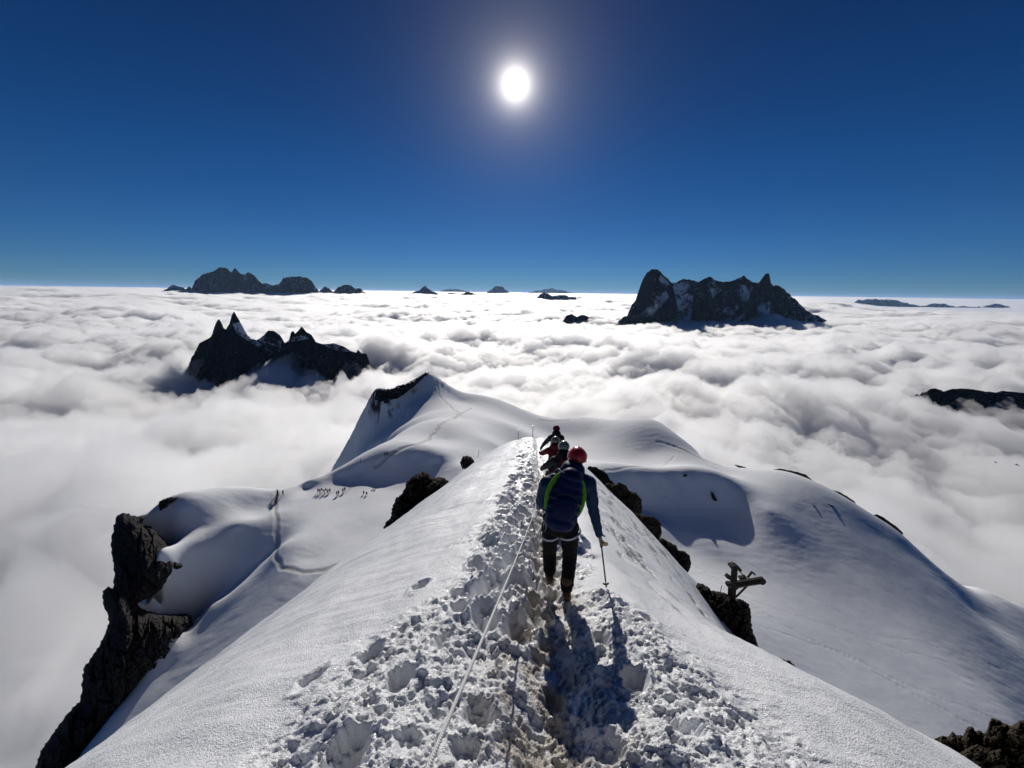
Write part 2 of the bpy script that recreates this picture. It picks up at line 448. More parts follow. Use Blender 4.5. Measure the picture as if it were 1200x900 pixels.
def ridge_base(x, y):
    xp = x - RC * y
    return crest_z(y) - flank(xp - 0.1, y)
def on_ridge(px, py):
    """the point of the snow ridge seen at a pixel"""
    d = ray(px, py); y = 1.0
    lo, hi = 0.3, 120.0
    ys = np.geomspace(lo, hi, 4000)
    g = ys * d.z - ridge_base(ys * d.x, ys)
    i = int(np.argmax(g < 0)); y = ys[i]
    return Vector((y * d.x, y, y * d.z))
ny1, ny2, nxr = 950, 110, 1240
ys = np.concatenate([np.geomspace(0.55, 38, ny1), np.geomspace(38, 150, ny2 + 1)[1:]])
q = np.linspace(-1, 1, nxr) * math.asinh(90 / 1.0)
w = np.sinh(q)
Yg, Wg = np.meshgrid(ys, w, indexing='ij')
Xp = Wg * (0.35 + 0.4 * np.minimum(Yg, 38)) 
Xp = np.clip(Xp, -120, 120) + Wg * 0.02
Xg = Xp + RC * Yg
dx = Xp - path_x(Yg)
Zg = ridge_base(Xg, Yg)
near = sstep(60, 20, Yg)
# churned band either side of the path
bandL = 1.15 + 0.5 * fbm(Yg / 1.3, Yg * 0 + 4, 3, 31) + 0.9 * sstep(4.5, 1.2, Yg) - 0.35 * sstep(6, 14, Yg)
bandR = 0.55 + 0.3 * fbm(Yg / 0.9, Yg * 0 + 9, 3, 35) + 1.1 * sstep(4.2, 1.6, Yg) - 0.15 * sstep(6, 14, Yg)
band = np.where(dx < 0, sstep(1.25, 0.75, -dx / bandL), sstep(1.3, 0.7, dx / bandR)) * near
wx = Xg + 0.07 * fbm(Xg / .13, Yg / .13, 4, 80, .6); wy = Yg + 0.07 * fbm(Xg / .13, Yg / .13, 4, 84, .6)
def pop(d): return np.sqrt(np.maximum(0.0, 1 - (d / 0.85) ** 2)) - 0.62
l1 = pop(worley(wx / 0.17, wy / 0.20, 3))
l2 = pop(worley(wx / 0.075, wy / 0.085, 5))
l3 = pop(worley(wx / 0.034, wy / 0.038, 9))
churn = 0.022 * l1 + 0.027 * l2 + 0.019 * l3 * sstep(12, 5, Yg) + 0.009 * fbm(Xg / 0.045, Yg / 0.045, 2, 95) + 0.090 * fbm(wx / 0.42, wy / 0.50, 5, 90, 0.5)
inpath = np.exp(-(dx / 0.24) ** 2)
churn = churn * (1.0 - 0.25 * inpath)
smooth = 0.010 * fbm(Xg / 0.5, Yg / 0.9, 4, 70, 0.55) + 0.09 * fbm(Xg / 2.6, Yg / 3.6, 4, 75) + 0.022 * fbm(Yg / 0.55 + 0.4 * Xp, Xp / 3.5, 4, 78) * sstep(0.8, 1.6, np.abs(Xp)) + 0.006 * (0.5 - worley(wx / 0.045, wy / 0.06, 13)) + 0.005 * billow(wx / 0.05, wy / 0.05, 2, 17)
Zg = Zg + churn * band + smooth
Zg = Zg - 0.18 * np.exp(-(dx / 0.25) ** 2) * near
# boot holes: seen ones first, then a trodden line up the ridge
rs = np.random.RandomState(5)
holes = [(404, 886, .13, .20), (470, 797, .11, .17), (541, 712, .10, .15), (434, 772, .09, .10), (493, 690, .09, .10), (575, 633, .10, .12), (560, 664, .10, .10),
         (520, 745, .08, .08), (600, 700, .07, .07), (365, 800, .10, .07), (745, 790, .09, .14), (705, 740, .08, .08), (650, 800, .08, .08), (628, 760, .07, .08), (800, 850, .09, .08),
         (760, 720, .06, .05), (560, 830, .10, .08), (590, 590, .12, .12), (602, 560, .15, .14), (480, 870, .08, .06), (545, 880, .09, .07), (870, 845, .08, .06), (715, 868, .07, .07)]
hp = []
for px, py, r, dpt in holes:
    p = on_ridge(px, py); hp.append((p.x, p.y, r, dpt))
for i in range(190):
    y = 3.0 * (1.0133 ** i) + rs.uniform(-.1, .1)
    s = -1 if i % 2 else 1
    hp.append((RC * y + float(path_x(y)) - 0.42 - 0.016 * y + s * 0.20 + rs.normal(0, .12), y, rs.uniform(.07, .12) * (1 + y / 45), rs.uniform(.05, .13) * (1 + y / 40)))
    if i % 2: hp.append((RC * y + float(path_x(y)) + rs.normal(0, .14), y + rs.uniform(-.1, .1), rs.uniform(.06, .1), rs.uniform(.03, .08)))
for (hx, hy, r, dpt) in hp:
    r0 = int(np.searchsorted(ys, hy - 4 * r)); r1 = int(np.searchsorted(ys, hy + 4 * r))
    if r1 <= r0: continue
    sx = Xg[r0:r1]; sy = Yg[r0:r1]
    an = rs.uniform(-.5, .5)
    ux = (sx - hx) * math.cos(an) + (sy - hy) * math.sin(an); uy = -(sx - hx) * math.sin(an) + (sy - hy) * math.cos(an)
    dd = np.sqrt((ux / r) ** 2 + (uy / (r * 1.5)) ** 2) * (1 + 0.25 * fbm(sx / .08, sy / .08, 2, 120))
    Zg[r0:r1] += -dpt * (1 - sstep(0.45, 1.05, dd)) + 0.22 * dpt * np.exp(-((dd - 1.3) / 0.3) ** 2)
dirt = np.exp(-((dx + 0.02) / (0.22 + 0.20 * sstep(4.5, 1.5, Yg))) ** 2) * (0.55 + 0.9 * fbm(Xg / .2, Yg / .25, 4, 140)) * sstep(30, 3, Yg)
dirt = np.clip(dirt * 1.8, 0, 1) * 0.85 + 0.04 * band * np.clip(fbm(Xg / .7, Yg / .7, 3, 150) + .1, 0, 1)
# rows of dark grit melted out on the right flank, running along the ridge
g1 = ridged(Xp / 0.34 + 0.25 * fbm(Xp / .3, Yg / .8, 3, 163), Yg / 2.6, 5, 160, 0.65); zone = sstep(0.75, 1.5, dx) * sstep(5.0, 3.0, dx) * sstep(3.2, 4.6, Yg) * sstep(26, 14, Yg)
zone = zone * sstep(-0.25, 0.3, fbm(Xp / 1.0, Yg / 2.2, 3, 170) + 0.45 * (dx - 1.5))
soot = np.clip(sstep(0.60, 0.80, g1) * zone, 0, 1) * 0.9
Zg = Zg - 0.03 * soot
verts = np.stack([Xg, Yg, Zg], -1).reshape(-1, 3)
m_snow = snow_mat('ridge_snow', 0.12, sparkle=0.6, bumpd=0.10, bs=0.55)
o = link('snow_ridge', mesh_np('snow_ridge', verts, grid_faces(*Xg.shape), m_snow, attrs={'dirt': dirt, 'soot': soot}))
tag(o, kind='structure')
_ri = (ys, Xp, Zg)
def ridge_z(x, y):
    i = int(np.clip(np.searchsorted(ys, y), 1, len(ys) - 1)); xp = x - RC * y
    return float(np.interp(xp, Xp[i], Zg[i]))

# ------------------------------------------------------------------ the snow shoulder, basin, domes and slopes beyond
ctl = []
def C(px, py, Y, dz=0.0):
    p = P(px, py, Y); ctl.append((p.x, p.y, p.z + dz)); return p
def CC(px, py, z):
    d = ray(px, py); Y = z / d.z; ctl.append((d.x * Y, Y, z)); return Y
def lip(pts, front=1.6, drop=1.5, more=None):
    for px, py, Y in pts:
        p = C(px, py, Y)
        ctl.append((p.x + 0.15 * front, p.y - front, p.z - drop))
for px, py in [(330,578),(380,577),(430,577),(328,600),(380,600),(440,600),(330,640),(400,640),(345,666),(385,666),(500,590),(480,620),(350,620),(365,655),(420,590),(350,590),(440,640),(410,625)]: CC(px, py, -69.0)
CC(500, 572, -69.5)
# left apron
for ax_, ay_, az_ in [(-30,86,-69),(-40,86,-69),(-48,86,-69.3),(-57,88,-69.5),(-64,92,-71.5),(-71,94,-75),(-77,91,-78.6),(-83,84,-82.5)]:
    for q_ in (4, 11, 18, 26, 34): ctl.append((ax_, ay_ - q_, az_ - 0.31 * q_))
C(335,632,102)
lip([(318,642,101),(300,655,98.5),(280,675,95.7),(260,696,92),(240,715,88.6),(229,725,86.5)], 1.5, 1.0)
C(325,590,121); C(305,604,114)
lip([(280,617,107),(250,642,101.5),(215,674,95),(185,694,91),(162,706,88)], 1.5, 1.6)
for a in [(320,573,131),(296,572,128),(270,573,124),(240,574,121),(200,582,116),(185,591,114),(174,601,112),(160,608,110),(240,618,107.5),(215,630,104),(265,603,113),(285,595,118),(205,610,109)]: C(*a)
p = P(185, 655, 104); ctl.append((p.x, p.y, p.z - 4))
for px, py in [(140,640),(140,690),(190,735),(215,735),(150,780),(120,830),(80,880),(190,775)]:
    p = P(px, py, float(np.interp(py, [598, 640, 705, 760, 880, 980], [107, 101, 87, 80, 69, 61])) + 7); ctl.append((p.x, p.y, p.z - 9))
for a in [(320,573,131),(270,573,124),(240,574,121),(200,582,116),(160,606,109)]:
    p = P(*a); ctl.append((p.x - 2, p.y + 16, p.z - 12)); ctl.append((p.x - 5, p.y + 50, p.z - 60))
for a in [(120,640,104),(100,720,90),(60,800,78),(20,900,66)]:
    p = P(*a); ctl.append((p.x - 8, p.y, p.z - 35)); ctl.append((p.x - 40, p.y, p.z - 90))
# dome with its scarp
scl = [(345,571,131),(362,564,134),(400,552,139),(422,543,142),(457,534,146),(490,531,150),(512,535,148),(535,546,141),(560,560,132)]
for px, py, Y in scl:
    p = C(px, py, Y)
    if 362 <= px <= 520: ctl.append((p.x, p.y - 2, p.z - 1.6)); ctl.append((p.x, p.y - 12, -69.3))
for a in [(487,498,205),(470,507,185),(432,528,158),(400,547,145),(350,568,134),(520,515,175),(560,500,205),(540,490,225),(580,520,180),(600,500,232),(550,540,150),(500,519,162),(590,545,150)]: C(*a)
for a in [(487,498,205),(470,507,185),(432,528,158),(400,547,145),(365,562,137)]:
    p = P(*a); ctl.append((p.x - 12, p.y + 8, p.z - 14)); ctl.append((p.x - 45, p.y + 25, p.z - 60))
# far snow peak
for a in [(441,456,305),(460,457,310),(480,447,315),(500,437,318),(511,441,322),(530,454,325),(560,463,332),(590,472,336),
          (503,455,303),(500,470,288),(497,481,272),(520,470,290),(520,455,312),(540,470,305),(560,480,282),(490,489,250),
          (485,460,302),(470,480,290),(480,478,284),(455,500,280),(440,518,262),(425,507,290),(450,487,292),(475,497,262),(455,515,240),(465,465,301)]: C(*a)
for a in [(441,456,305),(480,447,315),(500,437,318),(530,454,325),(590,472,336)]:
    p = P(*a); ctl.append((p.x, p.y + 14, p.z - 14)); ctl.append((p.x, p.y + 60, p.z - 75))
for a in [(441,456,305),(425,507,290),(430,518,262)]:
    p = P(*a); ctl.append((p.x - 14, p.y, p.z - 22)); ctl.append((p.x - 50, p.y, p.z - 85))
# plateau
for a in [(632,489,340),(690,490,338),(735,500,325),(760,508,312),(790,519,290),(820,534,262),(845,546,242),(890,549,232),(930,556,225),(980,580,212),(1020,605,202),(1055,631,194),(1100,668,180),(1150,690,182),(1200,712,186)]:
    p = C(*a); ctl.append((p.x + 2, p.y + 14, p.z - 11)); ctl.append((p.x + 10, p.y + 60, p.z - 70))
for a in [(700,540,230),(800,545,222),(740,530,252),(765,530,250),(790,535,240),(650,510,290),(640,545,205),(690,510,290),(850,556,215),(760,550,212),(620,560,175)]: C(*a)
scr = [(700,562,184),(745,560,190),(775,558,193),(800,558,195),(830,560,195),(850,564,194),(885,579,189),(930,592,185),(980,608,181),(1030,629,177),(1076,656,170)]
for i, (px, py, Y) in enumerate(scr):
    p = C(px, py, Y)
    if i >= 7:
        for q_ in (3, 9, 18, 30): ctl.append((p.x, p.y - q_, p.z - 0.34 * q_))
        continue
    k_ = [1.5,1.5,1.5,1.5,1.5,1.25,.3,.25,.25,.6,.5][i]
    ctl.append((p.x, p.y - 2.5, p.z - 1.9 * k_)); ctl.append((p.x, p.y - 12, p.z - 7.0 * k_))
for a in [(830,632,161),(762,608,168),(870,720,118),(850,662,148),(950,780,105),(1150,722,152),(1200,760,140),(1200,860,96),(1000,860,86),(1080,800,106),(800,700,118),(1250,800,130),(720,640,140),(800,640,156)]: C(*a)
for a in [(650,700,100),(560,650,98)]: C(*a)
C(770,505,345,-8); C(800,518,320,-14)
for a in [(1250,760,165),(1250,900,92)]: C(*a)
ctl = np.array(ctl)
def tps_fit(c, lam=0.02):
    s = 100.0; p = c[:, :2] / s
    d = np.hypot(p[:, None, 0] - p[None, :, 0], p[:, None, 1] - p[None, :, 1])
    K = np.where(d > 0, d * d * np.log(np.maximum(d, 1e-9)), 0) + lam * 1e-3 * np.eye(len(p))
    Q = np.hstack([np.ones((len(p), 1)), p])
    A = np.block([[K, Q], [Q.T, np.zeros((3, 3))]])
    return p, np.linalg.solve(A, np.concatenate([c[:, 2], np.zeros(3)])), s
_tp, _tw, _ts = tps_fit(ctl)
def terrain_base(x, y):
    sh = x.shape; q = np.stack([x.ravel(), y.ravel()], -1) / _ts
    out = _tw[-3] + q @ _tw[-2:]
    for i in range(len(_tp)):
        d2 = (q[:, 0] - _tp[i, 0]) ** 2 + (q[:, 1] - _tp[i, 1]) ** 2
        out += _tw[i] * 0.5 * d2 * np.log(np.maximum(d2, 1e-18))
    return out.reshape(sh)
_az = np.linspace(R(-66), R(62), 1150); _rr = np.geomspace(48, 470, 620)
A_, R_ = np.meshgrid(_az, _rr)
TX, TY = np.sin(A_) * R_, np.cos(A_) * R_
TZ = terrain_base(TX, TY)
TZ = np.clip(TZ, -400, -60)
TZ = TZ + 0.13 * fbm(TX / 22, TY / 22, 3, 200) + 0.03 * fbm(TX / 3.0, TY / 5.0, 3, 210) + 0.06 * fbm(TX / 7.0 + 0.3 * TY / 7, TY / 2.4, 4, 214, .55) * (0.2 + 0.8 * sstep(0.05, 0.2, np.abs(np.gradient(TZ, axis=0) / np.gradient(R_, axis=0))))
trk = np.zeros_like(TZ)
def seg_dist(x, y, pts):
    d = np.full(x.shape, 1e9)
    for (ax, ay), (bx, by) in zip(pts[:-1], pts[1:]):
        vx, vy = bx - ax, by - ay; L = vx * vx + vy * vy + 1e-9
        t = np.clip(((x - ax) * vx + (y - ay) * vy) / L, 0, 1)
        d = np.minimum(d, np.hypot(x - ax - t * vx, y - ay - t * vy))
    return d
def on_terrain(px, py, y0=60, y1=420):
    """nearest point of the far snow seen at a pixel"""
    d = ray(px, py); yy = np.linspace(y0, y1, 1400)
    g = yy * d.z - terrain_base(yy * d.x, yy)
    i = int(np.argmax(g < 0)) if (g < 0).any() else len(yy) - 1
    return Vector((yy[i] * d.x, yy[i], float(yy[i] * d.z)))
def track(pts, width=0.8, depth=0.3, dirt_=0.35, wob=0.5):
    global TZ, trk
    q = [on_terrain(*p[:2], *(p[2:] if len(p) > 2 else ())) for p in pts]
    q = [(v.x, v.y) for v in q]
    xx = TX + wob * fbm(TX / 6, TY / 6, 2, 220); yy = TY + wob * fbm(TX / 6, TY / 6, 2, 225)
    d = seg_dist(xx, yy, q)
    TZ -= depth * np.exp(-(d / width) ** 2); TZ += 0.25 * depth * np.exp(-((d - 1.8 * width) / (0.6 * width)) ** 2)
    trk = np.maximum(trk, dirt_ * np.exp(-(d / (width * 0.9)) ** 2))
track([(323,577),(322,600),(325,630),(322,653),(332,666),(355,671),(385,668),(412,655)], 0.55, 0.15, 0.65)
track([(440,547),(457,533),(490,521),(510,506),(530,491),(545,482),(552,478)], 0.7, 0.3, 0.65, 1.0)
track([(530,491),(538,484),(527,475),(517,466),(513,455),(511,443)], 0.8, 0.3, 0.6, 1.0)
track([(770,517,200,400),(800,527,200,400),(845,546,180,400)], 0.9, 0.4, 0.7, 0.3)
track([(632,492,250,400),(668,492,250,400)], 0.8, 0.4, 0.5, 0.3)
track([(700,553),(760,547),(790,535)], 0.8, 0.2, 0.15)
track([(812,662),(900,722),(1000,775),(1100,830),(1190,880)], 0.2, 0.10, 0.16, 0.6)
track([(870,700),(960,730),(1060,765),(1190,810)], 0.2, 0.08, 0.08, 0.6)
track([(900,735),(985,765),(1090,815),(1190,855)], 0.2, 0.10, 0.12, 0.6)
track([(865,655),(950,700),(1030,745),(1190,790)], 0.2, 0.07, 0.07, 0.8)
gr_ = np.hypot(np.gradient(TZ, axis=0) / np.gradient(R_, axis=0), np.gradient(TZ, axis=1) / (np.gradient(A_, axis=1) * R_))
face = sstep(0.95, 1.35, gr_ + 0.5 * fbm(TX / 9, (TY + TZ) / 14, 4, 230, .6)) * sstep(235, 262, TY) * (TX < -20) * sstep(-102, -90, TZ + 6 * fbm(TX / 20, TZ / 20, 3, 236)) * sstep(-74, -78, TZ)
fin = ridged(TX / 7 + TZ / 30, TZ / 26, 4, 240)
TZ = TZ + 1.6 * (fin - 0.6) * sstep(0.5, 0.9, gr_) * sstep(240, 270, TY) * (TX < -10)
face = face * sstep(0.62, 0.80, fin + 0.1)
m_snow2 = snow_mat('glacier_snow', 3.0, sparkle=0.06, bumpd=0.02, bs=0.2)
o = link('snowfield', mesh_np('snowfield', np.stack([TX, TY, TZ], -1).reshape(-1, 3), grid_faces(*TX.shape), m_snow2, attrs={'dirt': trk, 'soot': face}))
tag(o, kind='structure')
# ------------------------------------------------------------------ rocks
def rock_mat(name, col, scale, snow=0.0, bump=0.6):
    k = N(name)
    pos = k.n('ShaderNodeNewGeometry')
    p = pos.outputs['Position']
    a = k.noise(scale, 6, 0.65, p); b = k.noise(scale * 6, 5, 0.6, p)
    c = k.mix(a, (*[x * 0.45 for x in col], 1), (*[x * 1.55 for x in col], 1))
    c = k.mix(k.math('MULTIPLY', b, 0.5), c, (col[0] * 1.9, col[1] * 1.55, col[2] * 1.2, 1))
    if snow:
        nz = k.n('ShaderNodeSeparateXYZ', {0: pos.outputs['Normal']}).outputs[2]
        f = k.n('ShaderNodeMapRange', {'Value': k.math('ADD', nz, k.math('MULTIPLY', k.math('SUBTRACT', a, 0.5), 0.5)), 'From Min': snow, 'From Max': snow + 0.08}).outputs[0]
        c = k.mix(f, c, (0.8, 0.83, 0.87, 1))
    k.surf(Base_Color=c, Roughness=0.85, Specular_IOR_Level=0.05, Normal=k.bump(k.math('ADD', b, a), bump, 0.35 / scale))
    return k.m
def outline_solid(pts, Y, thick, sp, seed, blocks, aniso=(1.0, 1.0), rough=1.0, jitter=1.2, grain=0.12):
    """a closed rock whose outline runs through the points, bulging towards and away from the viewer, with blocky facets"""
    pts = np.array(pts, float)
    # dense jagged outline
    out = []
    n = len(pts)
    rsx = np.random.RandomState(seed)
    for i in range(n):
        a, b = pts[i], pts[(i + 1) % n]; L = np.hypot(*(b - a)); m = max(1, int(L / (sp * 2.2)))
        nrm = np.array([b[1] - a[1], a[0] - b[0]]) / (L + 1e-9)
        for j in range(m):
            t = j / m
            out.append(a + (b - a) * t + nrm * (rsx.uniform(-1, 1) * jitter * sp * (0 if j == 0 else 1)))
    pts = np.array(out)
    x0, y0 = pts.min(0) - sp; x1, y1 = pts.max(0) + sp
    gx = np.arange(x0, x1 + sp, sp); gy = np.arange(y0, y1 + sp, sp)
    PX, PY = np.meshgrid(gx, gy)
    ins = np.zeros(PX.shape, bool); D = np.full(PX.shape, 1e9); QX = PX.copy(); QY = PY.copy()
    for i in range(len(pts)):
        (ax, ay), (bx, by) = pts[i], pts[(i + 1) % len(pts)]
        c = ((ay > PY) != (by > PY)) & (PX < (bx - ax) * (PY - ay) / ((by - ay) + 1e-12) + ax); ins ^= c
        vx, vy = bx - ax, by - ay; L = vx * vx + vy * vy + 1e-12
        t = np.clip(((PX - ax) * vx + (PY - ay) * vy) / L, 0, 1)
        cx, cy = ax + t * vx, ay + t * vy; d = np.hypot(PX - cx, PY - cy)
        nn = d < D; D = np.where(nn, d, D); QX = np.where(nn, cx, QX); QY = np.where(nn, cy, QY)
    cell = ins[:-1, :-1] | ins[1:, :-1] | ins[:-1, 1:] | ins[1:, 1:]
    sx = np.where(ins, PX, QX); sy = np.where(ins, PY, QY); d = np.where(ins, D, 0.0)
    dmax = max(D[ins].max(), 1e-6) if ins.any() else 1.0
    Yv = Y(sx, sy) if callable(Y) else np.full(sx.shape, float(Y))
    prof = np.sqrt(1 - (1 - np.minimum(d / (dmax * 0.8), 1)) ** 2)
    off = prof * thick
    amp = np.minimum(d / (dmax * 0.18), 1)
    fac = 0
    for i, b in enumerate(blocks):
        wxx = sx / (b * aniso[0]) + 0.25 * fbm(sx / b, sy / b, 2, seed + i); wyy = sy / (b * aniso[1]) + 0.25 * fbm(sx / b + 9, sy / b, 2, seed + i + 3)
        d1, d2, cid = worley(wxx, wyy, seed * 3 + i, True)
        fac = fac + (cid - 0.5) * (0.55 ** i) - 0.35 * (0.55 ** i) * (1 - sstep(0, 0.10, d2 - d1)) + 0.25 * (0.55 ** i) * (d1 * np.cos(cid * 40))
    fac = fac + grain * fbm(sx / blocks[-1] * 1.5, sy / blocks[-1] * 1.5, 4, seed + 40)
    off = off + amp * fac * thick * 0.55 * rough
    off = np.maximum(off, 0.03 * thick * (d > 0))
    rdx, rdy, rdz = fwd
    ux = (sx - 600) / F0; uy = (sy - 450) / F0
    dx_ = fwd.x + rgt.x * ux - upv.x * uy; dy_ = fwd.y + rgt.y * ux - upv.y * uy; dz_ = fwd.z + rgt.z * ux - upv.z * uy
    def pos(yy): return np.stack([dx_ / dy_ * yy, yy, dz_ / dy_ * yy], -1)
    front = pos(Yv - off); back = pos(Yv + off * 1.0)
    idx = -np.ones(PX.shape, int)
    used = np.zeros(PX.shape, bool)
    used[:-1, :-1] |= cell; used[1:, :-1] |= cell; used[:-1, 1:] |= cell; used[1:, 1:] |= cell
    idx[used] = np.arange(used.sum()); nu = int(used.sum())
    bidx = idx.copy(); bi = used & ins; bidx[bi] = nu + np.arange(bi.sum())
    V = np.concatenate([front[used], back[bi]])
    r_, c_ = np.where(cell)
    q = lambda I: np.stack([I[r_, c_], I[r_ + 1, c_], I[r_ + 1, c_ + 1], I[r_, c_ + 1]], -1)
    F = np.concatenate([q(idx), q(bidx)[:, ::-1]])
    return V, F
def rock(pts, Y, thick, sp, seed, blocks, mat, label, name='rock', cat='rock', group=None, **kw):
    V, F = outline_solid(pts, Y, thick, sp, seed, blocks, **kw)
    o = link(name, mesh_np(name, V, F, mat, smooth=False))
    return tag(o, label, cat, group)
m_cliff = rock_mat('cliff_granite', (0.034, 0.034, 0.036), 0.10, bump=0.35)
m_rock = rock_mat('ridge_rock', (0.032, 0.029, 0.026), 1.2)
m_rock2 = rock_mat('brown_rock', (0.042, 0.036, 0.028), 4.0)

cliffY = lambda px, py: np.interp(py, [598, 640, 705, 760, 880, 980], [107, 101, 87, 80, 69, 61]) + 0.02 * (px - 140)
rock([(136,606),(146,601),(158,604),(173,606),(166,613),(178,618),(189,629),(200,640),(210,656),(217,664),(203,674),(194,684),(184,695),(172,702),(160,707),(171,716),(189,719),(222,720),(226,732),(222,742),(207,771),(193,792),(170,816),(155,834),(117,880),(98,905),(86,960),(20,960),(40,905),(47,880),(58,866),(68,851),(80,835),(94,821),(96,800),(98,783),(108,770),(117,756),(124,740),(128,728),(122,711),(120,693),(127,687),(133,690),(134,670),(131,650),(130,636),(133,618)],
     cliffY, 6.0, 1.1, 31, (46, 20, 9), m_cliff, 'tall dark granite cliff dropping into the cloud at the left edge of the snow shoulder', name='rock_cliff', cat='cliff', aniso=(0.5, 1.5), rough=0.55)
rock([(185,599),(186,589),(191,585),(196,583),(203,583),(209,582),(206,587),(199,592),(193,598),(188,601)], 114, 2.2, 0.7, 33, (8, 4), m_cliff, 'small dark rock poking out at the top of the left snow shoulder')
rock([(449,618),(453,611),(458,607),(459,598),(461,591),(464,583),(470,580),(474,573),(477,565),(484,557),(490,555),(497,552),(503,556),(508,560),(518,559),(530,566),(520,585),(500,610),(480,630),(455,640)], 29, 1.4, 0.7, 35, (13, 6, 3), m_rock, 'big black rock behind the left flank of the near snow ridge')
rock([(539,543),(542,535),(546,534),(552,535),(556,540),(556,548),(542,550)], 38, 0.7, 0.5, 36, (5, 3), m_rock, 'small black rock just above the big one, left edge of near ridge')
rr = 'rocks along the right edge of the near ridge'
rock([(690,546),(698,547),(703,550),(708,552),(713,558),(715,562),(720,566),(722,573),(718,584),(700,584),(680,560)], 30, 0.5, 0.5, 41, (9, 4), m_rock, 'narrow black rock at the right edge of the ridge, uppermost of the row', group=rr)
rock([(712,566),(721,568),(726,565),(734,569),(737,575),(745,577),(752,585),(752,600),(745,618),(715,612),(690,580)], 25, 0.6, 0.5, 42, (11, 5), m_rock2, 'brown rock in front of the shadowed hollow, second of the row from the top', group=rr)
rock([(748,602),(759,605),(766,605),(771,610),(775,614),(775,627),(768,642),(740,636),(730,600)], 20, 0.4, 0.5, 43, (9, 4), m_rock2, 'brown rock just below the shadowed hollow, third of the row', group=rr)
rock([(776,630),(784,635),(792,639),(795,645),(803,646),(808,651),(810,659),(808,668),(798,690),(770,672),(760,640)], 15.5, 0.4, 0.5, 44, (9, 4), m_rock, 'rounded black rock between brown rocks and metal mast', group=rr)
rock([(818,683),(824,684),(830,688),(833,692),(842,693),(851,695),(858,701),(868,702),(877,707),(880,717),(881,736),(886,750),(891,764),(900,774),(890,800),(850,800),(815,750),(805,700)], 11.0, 0.75, 0.55, 45, (16, 8, 4), m_rock, 'tall black rock carrying the old metal mast', group=rr, rough=0.8)
rock([(906,778),(911,773),(915,771),(920,774),(926,774),(932,781),(937,787),(942,794),(936,820),(905,812),(890,785)], 9.0, 0.3, 0.5, 46, (6, 3), m_rock, 'small black rock low on the ridge edge, between the mast rock and the corner boulders', group=rr)
cr = 'jagged boulders in the lower right corner'
rock([(1090,870),(1097,865),(1104,862),(1111,863),(1116,857),(1121,862),(1126,861),(1133,868),(1150,885),(1150,905),(1120,900)], 6.6, 0.3, 0.6, 51, (10, 5), m_rock2, 'leftmost low jagged brown boulder of the corner group', group=cr, name='boulder', cat='boulder')
rock([(1126,866),(1131,857),(1134,852),(1139,851),(1143,857),(1147,855),(1155,861),(1160,870),(1165,900),(1150,925),(1135,890)], 6.3, 0.3, 0.6, 52, (9, 5), m_rock2, 'boulder with a rounded knob on top, second from left in the corner group', group=cr, name='boulder', cat='boulder')
rock([(1152,866),(1156,856),(1159,847),(1162,841),(1169,843),(1177,848),(1186,851),(1194,862),(1198,900),(1190,950),(1165,930),(1155,890)], 6.0, 0.35, 0.6, 53, (12, 6), m_rock2, 'tallest pointed slab of the corner group', group=cr, name='boulder', cat='boulder')
rock([(1180,858),(1188,849),(1194,845),(1200,843),(1212,840),(1240,846),(1245,930),(1210,960),(1185,920)], 5.7, 0.4, 0.6, 54, (12, 6), m_rock2, 'rightmost boulder of the corner group, cut by the frame edge', group=cr, name='boulder', cat='boulder')
rock([(1120,885),(1132,878),(1145,872),(1160,880),(1172,878),(1185,886),(1200,884),(1230,890),(1240,960),(1160,960)], 5.6, 0.3, 0.6, 55, (14, 6), m_rock2, 'low broad grey brown slab at the front of the corner group', group=cr, name='boulder', cat='boulder')
# outcrops melting out of the plateau's far edge
oc = 'dark outcrops along the far edge of the right snow dome'
def seat(o, lift):
    """lower or lift a rock on to the snow so that it stands sunk in it"""
    n = len(o.data.vertices); co = np.empty(n * 3); o.data.vertices.foreach_get('co', co); co = co.reshape(-1, 3)
    g = terrain_base(co[:, 0], co[:, 1]); h = co[:, 2] - g
    o.location = (0, 0, -float(np.median(h)) + (co[:, 2].max() - co[:, 2].min()) * lift)
def outcrop(pts, label, th=0.5, seed=1, sink=0.9):
    cx = sum(p[0] for p in pts) / len(pts); cy = max(p[1] for p in pts)
    if sink > 0:   # on the crest: distance of the crest at that bearing
        Yc = float(np.interp(cx, [735, 790, 845, 890, 930, 980, 1020, 1055, 1100], [322, 288, 240, 230, 224, 211, 201, 193, 180]))
    else: Yc = on_terrain(cx, cy, 150, 400).y
    o = rock(pts, Yc, th * 0.6, 0.45, seed, (5, 3), m_rock, label, group=oc, jitter=0.6)
    seat(o, 0.16 if sink > 0 else -0.1)
outcrop([(730,501),(734,499),(738,500),(742,503),(744,506),(738,505),(733,503)], 'small dark outcrop at the back edge of the plateau, right of the red helmets', 0.7, 61, 1.5)
outcrop([(859,552),(865,553),(872,555),(875,558),(869,557),(863,555)], 'short dark outcrop above the right end of the hollow lip', 0.5, 62)
outcrop([(905,552),(914,551),(924,553),(934,555),(944,558),(952,565),(946,564),(936,559),(925,556),(914,554)], 'long thin dark outcrop on the crest of the right snow dome', 0.6, 63)
outcrop([(975,575),(983,577),(992,582),(1001,588),(1003,591),(995,588),(985,582)], 'thin slanting dark outcrop halfway down the crest of the right snow dome', 0.6, 64)
outcrop([(1020,609),(1026,608),(1033,611),(1040,616),(1050,623),(1057,630),(1056,634),(1048,629),(1040,622),(1032,616),(1025,612)], 'largest dark outcrop at the right end of the dome crest', 1.0, 65)
outcrop([(952,588),(956,590),(960,594),(956,593)], 'speck of dark rock on the lit top of the right snow dome', 0.4, 66, 0)
outcrop([(971,586),(978,589),(984,594),(977,592)], 'small slanting rock on the lit face of the right snow dome', 0.4, 67, 0)
